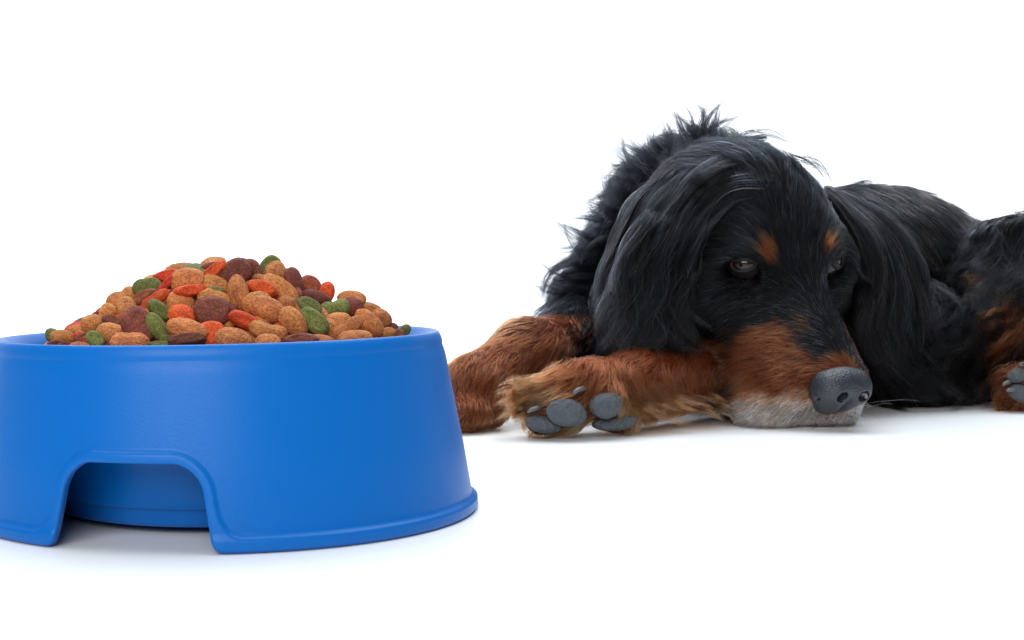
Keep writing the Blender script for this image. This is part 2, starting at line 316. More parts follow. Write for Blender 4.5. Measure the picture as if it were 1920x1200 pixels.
#  px, py, half length, half width, angle (deg ccw), colour, kind, push back (mm), label
K = [
 (98,628,13,12,0,'G','oval',0,'small dark green kibble at the far left end by the inner rim'),
 (118,632,22,13,-5,'T','oval',0,'tan kibble beside the dark green one at the far left end'),
 (145,620,17,11,0,'T','oval',10,'tan kibble half hidden low on the left slope, above a red one'),
 (152,633,14,10,0,'R','disc',4,'small orange red kibble low on the left slope by the rim'),
 (157,636,20,9,25,'M','disc',2,'slanting maroon kibble low on the left slope beside a green one'),
 (106,646,16,8,0,'M','disc',-4,'flat maroon kibble peeking over the front rim at far left'),
 (126,649,18,7,0,'M','disc',-4,'thin maroon kibble barely above the front rim on the left'),
 (150,650,19,9,0,'T','oval',-5,'tan kibble just above the front rim left of the small green one'),
 (163,639,10,8,0,'R','disc',0,'orange red sliver left of the green kibble at the rim'),
 (179,637,19,14,-35,'G','disc',-3,'green kibble at the front rim left of two tan beans'),
 (173,607,22,17,15,'T','oval',0,'plump tan kibble on the left slope, lowest against the white'),
 (186,592,13,8,0,'M','disc',12,'maroon kibble tip showing behind the left slope'),
 (204,588,18,17,-20,'T','oval',2,'round tan kibble on the left slope, second up against the white'),
 (212,606,21,11,-25,'M','disc',3,'maroon kibble above the tan bean on the left slope'),
 (208,624,28,18,-8,'T','oval',-3,'tan kibble with a dimple resting above the tan bean at the rim'),
 (243,640,36,17,3,'T','bean',-7,'long tan bean kibble lying along the front rim at left'),
 (228,597,14,8,20,'R','disc',3,'small orange red kibble left of the big maroon one'),
 (221,566,21,18,30,'T','oval',2,'tan kibble on the left slope behind another tan one'),
 (237,577,20,21,0,'T','oval',-2,'tan kibble directly above and left of the big maroon one'),
 (232,553,11,7,0,'M','disc',12,'maroon tip behind the upper left slope'),
 (246,553,17,15,0,'T','oval',6,'tan kibble tucked left under the dark green one'),
 (275,538,28,17,6,'G','bean',-4,'dark green rounded kibble on the upper left outline'),
 (270,560,28,12,30,'B','disc',2,'thin reddish tan kibble behind the bright red bean on the left'),
 (290,564,33,13,38,'R','bean',-4,'bright orange red bent kibble left of centre'),
 (261,611,38,27,-52,'M','disc',-8,'big maroon egg shaped kibble on the left front of the heap'),
 (300,584,26,14,-42,'G','disc',-5,'green oval kibble slanting down right, upper of the crossed pair'),
 (295,614,30,15,-60,'G','oval',-4,'green kibble standing steeply right of the big maroon one'),
 (281,588,14,9,0,'T','oval',8,'tan sliver between the big maroon and green kibbles'),
 (303,649,24,7,0,'G','disc',-3,'flat dark green kibble just above the rim left of the maroon one'),
 (312,637,12,9,0,'G','disc',2,'small dark green kibble behind the maroon one at the rim'),
 (313,519,27,11,10,'R','disc',2,'orange red kibble on the outline left of the flat tan disc'),
 (313,535,26,9,48,'R','disc',-1,'orange red kibble edge slanting beside the dark green one'),
 (354,530,34,26,3,'T','disc',-2,'big flat tan disc kibble on the upper left of the heap'),
 (357,547,31,11,4,'R','disc',-12,'orange red lens kibble lying across the flat tan disc'),
 (371,513,17,10,0,'G','disc',6,'green kibble tip on the outline left of the top red one'),
 (396,503,20,10,10,'M','disc',8,'maroon kibble tip behind the slanting top red one'),
 (403,510,29,12,40,'R','disc',-5,'orange red lens kibble slanting at the upper outline near the top'),
 (439,516,34,26,32,'M','disc',-2,'large maroon disc kibble at the top of the heap'),
 (447,497,22,12,5,'B','disc',8,'brown kibble edge at the very top behind the large maroon disc'),
 (472,508,18,22,10,'M','disc',3,'maroon kibble right behind the large maroon disc at the top'),
 (403,538,30,20,-10,'T','oval',8,'tan kibble in the shadow below the large maroon disc'),
 (402,547,16,9,0,'G','disc',3,'green sliver above the shaded tan kibble at centre'),
 (446,549,35,19,97,'T','oval',-8,'upright tan oval kibble at the centre of the heap'),
 (403,561,32,17,-12,'T','bean',-1,'tan kibble with a small hole behind the round maroon one'),
 (341,569,28,20,-10,'T','oval',1,'tan kibble above the red dome left of centre'),
 (399,584,35,26,-8,'M','disc',-10,'round flat maroon kibble at the centre front with white specks'),
 (343,592,28,20,-18,'R','oval',-6,'orange red domed kibble left of the round maroon one'),
 (351,617,38,18,-12,'T','oval',-9,'tan kibble under the red dome, above the maroon one at rim'),
 (351,638,36,12,6,'M','disc',-12,'long maroon kibble lying on the rim left of centre'),
 (397,630,27,26,0,'R','disc',5,'flat red kibble deep in the gap under the round maroon one'),
 (438,636,35,21,-10,'T','oval',-8,'pale tan kibble on the rim at the middle of the bowl'),
 (459,602,30,14,-24,'R','disc',-8,'orange red lens kibble below the upright tan oval'),
 (430,607,12,10,0,'T','oval',6,'tan sliver between the round maroon and the red lens kibble'),
 (503,620,36,17,-14,'T','bean',-7,'tan kibble above the small tan one at the rim right of centre'),
 (503,641,24,15,0,'T','oval',-12,'small tan kibble on the rim right of the middle'),
 (369,563,14,9,0,'G','disc',9,'dark green kibble deep in the gap left of the round maroon'),
 (323,553,13,10,0,'M','disc',9,'dark maroon kibble deep in the gap below the flat tan disc'),
 (507,500,22,17,52,'G','disc',5,'green kibble at the top right outline behind the tan one'),
 (516,513,25,20,78,'T','oval',-2,'tan kibble standing at the top right outline before the green one'),
 (541,512,12,9,0,'G','disc',9,'green sliver right of the standing tan kibble at the top'),
 (552,535,33,17,-72,'M','oval',-5,'dark maroon kibble standing steeply on the right upper slope'),
 (486,525,14,11,0,'T','oval',10,'tan kibble in the gap below the top maroon pair'),
 (524,546,40,23,-40,'T','disc',-1,'big flat tan kibble slanting down behind the red lens'),
 (492,543,29,15,-14,'R','disc',-7,'orange red domed kibble right of the upright tan oval'),
 (470,534,13,8,0,'G','disc',7,'green sliver above the red domed kibble'),
 (482,567,28,20,15,'T','oval',-2,'tan kibble behind the large glossy tan one right of centre'),
 (504,581,37,22,-24,'T','oval',-9,'large tan egg shaped kibble right of centre'),
 (537,571,16,16,0,'T','oval',-2,'small round tan kibble right of the large tan egg'),
 (556,580,14,11,0,'T','oval',8,'tan kibble shaded between the small round tan and green ones'),
 (554,589,12,8,0,'R','disc',6,'orange red sliver above the slanting tan kibble right of centre'),
 (551,605,34,21,-52,'T','oval',-8,'tan kibble slanting steeply beside the speckled green one'),
 (583,534,20,16,-25,'B','disc',5,'reddish brown kibble on the right outline behind the dark maroon one'),
 (612,547,20,14,82,'R','oval',2,'orange red kibble standing on the right outline of the heap'),
 (595,559,28,13,-18,'M','oval',-3,'dark maroon kibble lying above the green pair on the right'),
 (580,575,24,16,-32,'G','disc',-5,'green kibble upper left of the green trio on the right'),
 (628,578,27,18,12,'G','bean',-5,'curved green kibble right in the green trio'),
 (589,602,31,18,-33,'G','disc',-10,'green speckled disc kibble, lowest of the green trio'),
 (662,576,19,17,-30,'M','oval',-3,'round maroon kibble on the right slope'),
 (660,560,27,15,-3,'T','oval',4,'tan kibble on the right outline above the round maroon one'),
 (695,579,20,11,-10,'T','oval',5,'tan kibble on the right outline, behind the bone shaped one'),
 (636,602,24,16,10,'T','oval',-2,'tan kibble behind the long bone shaped one on the right'),
 (648,616,38,15,30,'T','bean',-8,'long tan bone shaped kibble on the right front'),
 (694,606,34,17,-42,'T','oval',-6,'tan kibble slanting down right towards the right rim'),
 (714,597,21,17,-15,'T','oval',1,'tan kibble furthest right of the big ones on the right slope'),
 (668,633,32,14,5,'T','oval',-11,'flat tan kibble lying on the rim right of centre'),
 (603,639,26,11,-5,'T','oval',-8,'tan kibble low on the rim beside the maroon one right of centre'),
 (563,639,33,13,3,'M','disc',-11,'maroon kibble on the rim right of centre'),
 (524,613,10,8,0,'R','disc',6,'tiny orange red sliver left of the slanting tan kibble'),
 (620,614,13,16,0,'T','oval',3,'tan kibble sliver right of the speckled green disc'),
 (734,614,13,9,0,'M','oval',6,'small maroon kibble near the right rim'),
 (729,624,14,10,0,'T','oval',0,'small tan kibble at the right rim'),
 (745,625,13,8,0,'B','disc',0,'small reddish brown kibble at the right rim'),
 (759,619,13,9,50,'G','oval',-2,'small green kibble alone against the blue rim at far right'),
]
LAB = []; used = set()
STOP = ('the', 'of', 'a', 'by', 'at', 'above', 'before', 'and', 'on', 'in', 'behind', 'against', 'left', 'right', 'with', 'under', 'top', 'beside', 'barely', 'very', 'far', 'its', 'to', 'down', 'upper')
def build_kibble():
    for (px, py, a, b_, ang, mk, kind, push, label) in K:
        d, hit = heap_depth(px, py)
        d += push * .0006
        s = d / FPX
        A = math.radians(ang)
        c3 = {'disc': .62, 'oval': .85, 'bean': .8}[kind]
        if kind == 'disc' and b_ < .55 * a: c = a * .8          # lens seen edge on
        else: c = min(a, b_) * c3
        c = min(c, 26); a *= 1.07; b_ *= 1.10
        X = RT * math.cos(A) + UPV * math.sin(A); Y = -RT * math.sin(A) + UPV * math.cos(A)
        # lean each piece a little so that it rests on the slope
        t = math.radians(used_rand.uniform(-14, 14)); Zv = FW
        X2 = X * math.cos(t) + Zv * math.sin(t); Z2 = np.cross(X2, Y)
        t = math.radians(used_rand.uniform(5, 22))
        Y2 = Y * math.cos(t) + Z2 * math.sin(t) * (1 if Z2 @ FW > 0 else -1); Z2 = np.cross(X2, Y2)
        if kind == 'bean' and ang > -45 and used_rand.random() < .7: Y2 = -Y2; X2 = -X2
        LAB.append((at(px, py, d + c * s * .75), label))
        place(kind, mk, LAB[-1][0], X2, Y2, Z2, a * s, b_ * s, c * s, label)
    # pieces filling the heap below and behind the front layer
    r = np.random.default_rng(3)
    n = 0; pos = []
    while n < 165:
        ang = r.uniform(0, 2 * np.pi); rad = .094 * math.sqrt(r.uniform(0, 1)); depth = r.choice([.0075, .0095, .017])
        x, y = XC + rad * math.cos(ang), DC + rad * math.sin(ang)
        back = math.sin(ang) * rad > .018
        if math.sin(ang) * rad > .062 or (back and r.random() < .35): continue
        z = float(heap_z(rad)) - (depth if not back else r.uniform(.006, .016)) - (0 if rad < .07 else .004)
        if back: z -= .002
        p = np.array([x, y, z])
        if any(np.linalg.norm(p - q) < .0110 for q in pos):
            n += .01; continue
        pos.append(p); n += 1
        mk = r.choice(list('TTTTMMRGB')); kind = r.choice(['oval', 'disc', 'bean'])
        q = Matrix.Rotation(r.uniform(0, 6.28), 3, 'Z') @ Matrix.Rotation(r.uniform(-.6, .6), 3, 'X')
        X, Y, Z_ = [np.array(q.col[i]) for i in range(3)]
        for q_ in sorted(LAB, key=lambda q: np.linalg.norm(q[0] - p)):
            rest = ' '.join(q_[1].replace(',', '').split()[:9])
            while rest.split()[-1] in STOP: rest = rest.rsplit(' ', 1)[0]
            lab = f"{CN[mk]} kibble {'tucked behind' if back else 'buried under'} the {rest}"
            if lab not in used: break
        used.add(lab)
        place(kind, mk, p, X, Y, Z_, .0088, .0066, .0052, lab)
build_kibble()

# ------------------------------------------------------------------ dog: surface from blended volumes
El, Er = at(1393, 495, .942), at(1568, 487, .957)
EYE0 = (El + Er) / 2
_n = at(1588, 746, .893)
_v = (_n - EYE0) / np.linalg.norm(_n - EYE0)
HR = Er - El; HR = HR - _v * (HR @ _v); HR /= np.linalg.norm(HR)
_u = -np.cross(HR, _v)
LM = math.sqrt((np.linalg.norm(_n - EYE0) * 100) ** 2 - 4)
_t = math.atan2(2.0, LM)                       # the nose sits 2 cm under the line of the bridge
HM = _v * math.cos(_t) + _u * math.sin(_t); HU = -_v * math.sin(_t) + _u * math.cos(_t)
def hp(x, y, z): return EYE0 + (HR * x + HM * y + HU * z) * .01
def to_head(P):
    q = (P - EYE0) * 100
    return q @ HR, q @ HM, q @ HU
HB = np.stack([HR, HM, HU])                    # rows: head axes
WB = np.eye(3)
class Vol:
    def __init__(s): s.p = []
    def ball(s, c, r, k=.015, basis=WB, sub=False):      # ellipsoid, radii in cm
        s.p.append(('e', np.array(c), np.array(r if hasattr(r, '__len__') else (r, r, r), float) * .01, basis, k, sub)); return s
    def cone(s, a, b, ra, rb, k=.02, sub=False):
        s.p.append(('c', np.array(a), np.array(b), ra * .01, rb * .01, k, sub)); return s
    def bbox(s):
        lo, hi = np.full(3, 9.), np.full(3, -9.)
        for q in s.p:
            if q[0] == 'e': a = b = q[1]; r = max(q[2])
            else: a, b = q[1], q[2]; r = max(q[3], q[4])
            lo = np.minimum(lo, np.minimum(a, b) - r); hi = np.maximum(hi, np.maximum(a, b) + r)
        return lo - .01, hi + .01
    def prim(s, q, P):
        if q[0] == 'e':
            l = (P - q[1]) @ q[3].T; r = q[2]
            k0 = np.linalg.norm(l / r, axis=-1); k1 = np.linalg.norm(l / (r * r), axis=-1) + 1e-9
            return k0 * (k0 - 1) / k1
        a, b, ra, rb = q[1:5]
        ab = b - a; t = np.clip(((P - a) @ ab) / (ab @ ab), 0, 1)
        return np.linalg.norm(P - a - t[..., None] * ab, axis=-1) - (ra + (rb - ra) * t)
    def grid(s, ax):
        X, Y, Z = np.meshgrid(*ax, indexing='ij')
        D = np.full(X.shape, .05)
        for q in s.p:
            if q[0] == 'e': c0 = c1 = q[1]; r = max(q[2]); k, sub = q[4], q[5]
            else: c0, c1 = q[1], q[2]; r = max(q[3], q[4]); k, sub = q[5], q[6]
            lo, hi = np.minimum(c0, c1) - r - .05, np.maximum(c0, c1) + r + .05
            sl = tuple(slice(max(0, np.searchsorted(ax[i], lo[i])), np.searchsorted(ax[i], hi[i])) for i in range(3))
            P = np.stack([X[sl], Y[sl], Z[sl]], -1)
            d = s.prim(q, P)
            if sub: D[sl] = -smin(-D[sl], d, k)
            else: D[sl] = smin(D[sl], d, k)
        return D
def surface_nets(D, ax):
    ins = D < 0
    nx, ny, nz = D.shape
    S = [slice(0, -1), slice(1, None)]
    cnt = np.zeros((nx - 1, ny - 1, nz - 1)); acc = np.zeros((nx - 1, ny - 1, nz - 1, 3))
    corners = [(i, j, k) for i in (0, 1) for j in (0, 1) for k in (0, 1)]
    G = np.stack(np.meshgrid(*ax, indexing='ij'), -1)
    for a in corners:
        for c in range(3):
            if a[c]: continue
            b = list(a); b[c] = 1
            sa = tuple(S[t] for t in a); sb = tuple(S[t] for t in b)
            da, db = D[sa], D[sb]
            m = (da < 0) != (db < 0)
            t = np.where(m, da / np.where(m, da - db, 1), 0)
            p = G[sa] + (G[sb] - G[sa]) * t[..., None]
            acc += np.where(m[..., None], p, 0); cnt += m
    act = cnt > 0
    idx = -np.ones(act.shape, int); idx[act] = np.arange(act.sum())
    V = acc[act] / cnt[act][:, None]
    F = []
    # x edges
    for c in range(3):
        s0 = [slice(1, -1)] * 3; s0[c] = slice(0, -1); s1 = list(s0); s1[c] = slice(1, None)
        a, b = ins[tuple(s0)], ins[tuple(s1)]
        m = a != b; I = np.argwhere(m); flip = a[m]
        I = I + np.array([0 if t == c else 1 for t in range(3)])
        u, v = (c + 1) % 3, (c + 2) % 3
        du = np.zeros(3, int); du[u] = 1; dv = np.zeros(3, int); dv[v] = 1
        q = [idx[tuple((I - du - dv).T)], idx[tuple((I - dv).T)], idx[tuple(I.T)], idx[tuple((I - du).T)]]
        q = np.stack(q, -1)
        q[~flip] = q[~flip][:, ::-1]
        F.append(q)
    return V, np.concatenate(F)
class Field:
    """trilinear look-up of a sampled distance grid"""
    def __init__(s, D, ax):
        s.D, s.ax = D, ax
    def __call__(s, P):
        ii, ff = [], []
        for c in range(3):
            a = s.ax[c]; i = np.clip(np.searchsorted(a, P[:, c]) - 1, 0, len(a) - 2)
            ii.append(i); ff.append(np.clip((P[:, c] - a[i]) / (a[i + 1] - a[i]), 0, 1))
        r = 0
        for x in (0, 1):
            for y in (0, 1):
                for z in (0, 1):
                    r = r + s.D[ii[0] + x, ii[1] + y, ii[2] + z] * (ff[0] if x else 1 - ff[0]) * (ff[1] if y else 1 - ff[1]) * (ff[2] if z else 1 - ff[2])
        return r
    def grad(s, P, h=.002):
        g = np.stack([s(P + h * e) - s(P - h * e) for e in np.eye(3)], -1)
        return g / (np.linalg.norm(g, axis=-1, keepdims=True) + 1e-12)
def axis(lo, hi, f0, f1, fine, coarse):
    out = [lo]; x = lo
    while x < hi:
        x += fine if f0 <= x <= f1 else coarse; out.append(x)
    return np.array(out)
body = Vol()
# skull, brows, muzzle (head axes, cm)
for c, r, k in (((.25, -5.4, -2.3), (5.7, 6.9, 5.0), .01), ((.2, -7.6, -3.0), (5.4, 5.0, 4.9), .02),
                ((0, -1.8, -1.7), (3.9, 3.8, 2.4), .012)):
    body.ball(hp(*c), r, k, HB)
for sx in (-1, 1):
    body.ball(hp((2.5 if sx < 0 else 2.2) * sx, -1.2, -.45), (1.8, 2.2, 1.5), .008, HB)
    body.ball(hp(4.1 * sx, -2.6, -4.4), (2.9, 4.2, 3.4), .018, HB)
    body.cone(hp(1.4 * sx, 2.2, -3.9), hp(1.7 * sx, 7.4, -4.1), 2.5, 2.05, .012)
    body.ball(hp(2.1 * sx if sx > 0 else -2.5, 6.9, -6.1), (1.8 if sx > 0 else 2.4, 3.0, 2.0), .010, HB)
    body.ball(hp(2.6 * sx, 3.2, -5.8), (2.3, 3.6, 2.5), .012, HB)
body.cone(hp(0, .2, -1.75), hp(0, 8.0, -2.5), 1.95, 1.6, .012)
body.ball(hp(0, 7.9, -4.6), (2.3, 1.6, 1.9), .008, HB)
body.ball(hp(0, 8.0, -6.9), (2.3, 2.2, 1.6), .008, HB)
body.ball(hp(1.1, 8.3, -5.0), (1.6, 1.7, 1.5), .010, HB)
body.ball(hp(0, 1, -6.6), (3.2, 6.5, 2.6), .02, HB)
body.ball(hp(4.3, -2.4, -1.9), (2.2, 2.8, 2.4), .012, HB)
for sx in (-1, 1):                              # eye hollows
    body.ball(hp(3.45 * sx, .35, -.6), (1.2, 1.25, 1.0), .006, HB, sub=True)
# neck, shoulders, trunk
body.cone(hp(0, -7, -6), at(1340, 500, 1.10), 5.0, 7.4, .03)
body.cone(at(1335, 490, 1.10), at(1250, 545, 1.14), 7.8, 7.2, .03)
body.cone(at(1310, 410, 1.12), at(1330, 560, 1.12), 6.3, 7.5, .03)
body.cone(at(1400, 540, 1.16), at(1640, 545, 1.2), 8.0, 8.2, .03)
body.cone(at(1640, 545, 1.2), at(1800, 580, 1.22), 8.2, 6.6, .03)
body.cone(at(1800, 580, 1.22), at(1960, 560, 1.18), 6.4, 5.5, .03)
body.cone(at(1590, 600, 1.06), at(1700, 655, 1.06), 5.0, 4.0, .03)
body.cone(at(1700, 655, 1.06), at(1860, 670, 1.08), 4.0, 3.4, .03)
# near hind leg on the right
body.cone(at(1960, 520, 1.12), at(1925, 600, 1.06), 5.2, 3.2, .025)
body.cone(at(1925, 600, 1.06), at(1990, 690, 1.02), 2.6, 1.8, .02)
body.cone(at(1990, 705, 1.01), at(1930, 722, 1.0), 1.7, 1.5, .012)
body.ball(at(1906, 703, .992), (.95, .9, .85), .006)
body.ball(at(1908, 738, .990), (1.0, .9, .9), .006)
# dog's right foreleg (further left)
body.cone(at(1150, 600, 1.12), at(1085, 655, 1.06), 4.2, 2.7, .03)
body.cone(at(1085, 655, 1.06), at(990, 664, 1.0), 2.6, 2.3, .02)
body.cone(at(990, 664, 1.0), at(893, 735, .965), 2.25, 2.3, .015)
body.cone(at(893, 735, .965), at(868, 762, .955), 2.3, 1.9, .012)
for x, y, d in ((838, 770, .945), (862, 778, .935), (890, 776, .938), (916, 770, .95)):
    body.ball(at(x, y, d), (1.05, 1.4, .95), .007)
# dog's left foreleg under the chin
body.cone(at(1420, 690, 1.03), at(1330, 706, .975), 2.6, 2.15, .005)
body.cone(at(1330, 706, .975), at(1190, 722, .93), 2.15, 2.0, .006)
body.cone(at(1190, 722, .925), at(1085, 728, .905), 1.95, 1.6, .015)
body.cone(at(1100, 730, .91), at(1040, 748, .903), 1.7, 1.6, .012)
TOES = [((1061, 768), .893, 1.45), ((1133, 752), .895, 1.25), ((1014, 788), .897, 1.0), ((1004, 752), .905, 1.15), ((1160, 782), .905, 1.2)]
for (x, y), d, r in TOES: body.ball(at(x, y, d), r, .007)
lo, hi = body.bbox(); lo[2] = -.006
AX = (axis(lo[0], hi[0], .24, .46, .0024, .0045), axis(lo[1], hi[1], .84, 1.02, .0024, .005), axis(lo[2], hi[2], 0, .14, .0024, .0045))
BD = body.grid(AX)
zc = AX[2][None, None, :]
BD = -smin(-BD, (zc - .0012) * np.ones_like(BD), .004) if False else np.maximum(BD, .0012 - zc)
bodyF = Field(BD, AX)
BV, BF = surface_nets(BD, AX)

def skin_mat(name, col, rough=.6, spec=.3, bump=0, scale=900, dist=.0004):
    m, nt, b = material(name); b.inputs['Base Color'].default_value = col
    b.inputs['Roughness'].default_value = rough; b.inputs['Specular IOR Level'].default_value = spec
    if bump:
        tc = N(nt, 'ShaderNodeTexCoord'); n = N(nt, 'ShaderNodeTexVoronoi'); n.inputs['Scale'].default_value = scale
        n2 = N(nt, 'ShaderNodeTexNoise'); n2.inputs['Scale'].default_value = scale * .5; n2.inputs['Detail'].default_value = 4
        nt.links.new(tc.outputs['Object'], n.inputs['Vector']); nt.links.new(tc.outputs['Object'], n2.inputs['Vector'])
        ad = N(nt, 'ShaderNodeMath', operation='ADD'); nt.links.new(n.outputs['Distance'], ad.inputs[0]); nt.links.new(n2.outputs[0], ad.inputs[1])
        bp = N(nt, 'ShaderNodeBump'); bp.inputs['Strength'].default_value = bump; bp.inputs['Distance'].default_value = dist
        nt.links.new(ad.outputs[0], bp.inputs['Height']); nt.links.new(bp.outputs[0], b.inputs['Normal'])
        mr = N(nt, 'ShaderNodeMapRange'); mr.inputs[3].default_value = .75; mr.inputs[4].default_value = 1.25; nt.links.new(n2.outputs[0], mr.inputs[0])
        vs = N(nt, 'ShaderNodeVectorMath', operation='SCALE'); vs.inputs[0].default_value = col[:3]; nt.links.new(mr.outputs[0], vs.inputs['Scale']); nt.links.new(vs.outputs[0], b.inputs['Base Color'])
    return m
dog = bpy.data.objects.new('dog', None); COL.objects.link(dog)
dog.location = tuple(at(1450, 640, 1.08) * np.array([1, 1, 0]))
tag(dog, 'long haired black and tan dog lying with its chin on the white floor', 'dog')
DL = np.array(dog.location)
def dog_part(name, V, F, mat, parent=None, **kw):
    p = parent or dog
    o = mesh_obj(name, V - DL, F, mat, p); tag(o, **kw); return o

# coat colour at a point of the skin: 0 black, 1 tan, 2 grizzled white
def ell(px, py, x, y, a, b, ang=0):
    A = math.radians(ang); dx, dy = px - x, py - y
    u = (dx * math.cos(A) - dy * math.sin(A)) / a; v = (dx * math.sin(A) + dy * math.cos(A)) / b
    return np.sqrt(u * u + v * v)
def coat(P):
    px, py, d = proj(P)
    hx, hy, hz = to_head(P)
    nz_ = vnoise(P, 77, 260) * .09
    tan = np.zeros(len(P)); white = np.zeros(len(P)); pale = np.zeros(len(P))
    head = (hy > -3) & (np.abs(hx) < 7.5) & (hz > -9) & (px > 1335)
    # brow spots
    for x, y, a, b, an in ((1445, 475, 17, 21, 25), (1551, 464, 11, 18, 0)):
        tan = np.maximum(tan, (hy < 1.5) * sstep(1.15, .75, ell(px, py, x, y, a, b, an) + nz_))
    # muzzle sides
    hs = hx - .85 * sstep(2, 5, hy)
    edge = np.abs(hs) + np.where(hs > 0, -.25, 0) - np.interp(hy, [2.0, 4.6, 7.2, 9.2], [5.2, 2.35, 2.1, 1.6])
    edge = np.minimum(edge, np.interp(hy, [2, 3.6, 5.5], [-1.2, -.2, 3]))
    edge = np.where((np.abs(hx) < 2.2) & (hy > LM - 3.2), np.maximum(edge, (hy - (LM - 2.75)) * 1.5), edge)
    side = sstep(-.8, .8, edge + nz_ * 5) * sstep(1330, 1385, px + nz_ * 150) * (hy > 0) * (hz < -.3)  # tan fades to black at the cheek's left edge: painted crevice shade
    tan = np.maximum(tan, side * head)
    wl = sstep(.35, -.6, (py - 742) / -40 * 1.0 + nz_ * 3 - .15 + np.clip((px - 1500) / 120, 0, .6) - np.clip((px - 1590) / 30, 0, .9)) * (px > 1360) * (px < 1675) * (d < .99)
    wl = wl * sstep(692, 772, py + nz_ * 90 - np.clip(px - 1500, 0, 60) * -.3)
    white = np.maximum(white, wl * head)
    # dark lip line and chin
    dark = sstep(.9, .5, ell(px, py, 1560, 800, 60, 12)) * head
    # forelegs
    legA = (px < 1120) & (py > 590) & (d > .925) & (P[:, 0] < at(1125, 650, 1.05)[0])
    tan = np.maximum(tan, legA * sstep(1125, 1060, px + nz_ * 200 + np.clip(py - 640, 0, 60) * .6))
    legB = (d < .99) & (py > 640) & (px < 1395) & (hx < -4.2)
    legB = (py > 635) & (px < 1385) & (d < .985)
    tan = np.maximum(tan, legB * sstep(1360, 1318, px + nz_ * 160 + np.clip(740 - py, 0, 60) * -.3))  # leg darkens towards the cheek, shade of the crease painted in
    pale = np.maximum(pale, (legB * sstep(700, 770, py) * .8 + legB * sstep(1060, 980, px)) * (d < .925) * (px > 925))
    # inside of the thigh and the hind paw
    hind = (px > 1870) & (d < 1.12)
    tan = np.maximum(tan, .55 * hind * sstep(560, 620, py + nz_ * 200) * sstep(1912, 1950, px + nz_ * 200 + np.clip(py - 650, 0, 40)))
    tan = np.maximum(tan, (px > 1868) & (py > 672) & (d < 1.03))
    return tan, white, np.clip(pale, 0, 1), dark

m_body, nt, b = material('dog_skin')
at_ = N(nt, 'ShaderNodeAttribute'); at_.attribute_name = 'coat'; nt.links.new(at_.outputs['Color'], b.inputs['Base Color'])
b.inputs['Roughness'].default_value = .8; b.inputs['Specular IOR Level'].default_value = .1
body_o = dog_part('body', BV, BF, m_body)
tn, wh, pl, dk = coat(BV)
base = np.array([.006, .006, .007]) * np.ones((len(BV), 3))
base = base * (1 - tn[:, None]) + np.array([.06, .016, .007]) * tn[:, None]
base = base * (1 - wh[:, None]) + np.array([.5, .45, .42]) * wh[:, None]
ca = body_o.data.color_attributes.new('coat', 'FLOAT_COLOR', 'POINT')
ca.data.foreach_set('color', np.concatenate([base, np.ones((len(BV), 1))], 1).ravel())
#FUR#
# ------------------------------------------------------------------ eyes, nose, pads
from mathutils.bvhtree import BVHTree
bvh = BVHTree.FromPolygons([tuple(v) for v in BV], [tuple(f) for f in BF])
_dc = {}
def surf(px, py, default=1.1):
    """distance along the optical axis of the skin seen at a frame position"""
    k = (round(px), round(py))
    if k not in _dc:
        d = at(px, py, 1.0) - CPOS
        h = bvh.ray_cast(Vector(CPOS), Vector(d).normalized(), 3)
        _dc[k] = default if h[0] is None else float((np.array(h[0]) - CPOS) @ FW)
    return _dc[k]
# nose
nose = Vol()
y0 = LM - .25
nose.ball(hp(.12, y0 - .85, -1.75), (1.68, 1.1, 1.0), .004, HB)
for sx in (-1, 1):
    nose.ball(hp(1.2 * sx + .12, y0 - .8, -2.25), (.76, 1.0, 1.2), .004, HB)
    nose.ball(hp(.5 * sx + .1, y0 - .45, -2.9), (.65, .85, .8), .005, HB)
    nose.ball(hp(.75 * sx + .15, y0 - .35, -2.0), (.85, .95, .9), .005, HB)
nose.ball(hp(0, y0 - .8, -3.7), (1.05, .75, .85), .006, HB)
for sx in (-1, 1):
    nose.ball(hp(.75 * sx + .22, y0 + .3, -1.72), (.38, .85, .36), .0008, HB, sub=True)
    nose.cone(hp(.95 * sx + .22, y0 + .25, -1.9), hp(1.9 * sx + .2, y0 - .35, -2.6), .22, .12, .0015, sub=True)
nose.cone(hp(.15, y0 + .5, -1.9), hp(0, y0 - .05, -4.4), .07, .09, .0015, sub=True)
lo, hi = nose.bbox(); axn = tuple(np.arange(lo[c], hi[c], .00075) for c in range(3))
NV, NF = surface_nets(nose.grid(axn), axn)
m_nose = skin_mat('nose_leather', (.023, .028, .037, 1), .34, .5, .8, 1000, .0004)
dog_part('nose', NV, NF, m_nose)
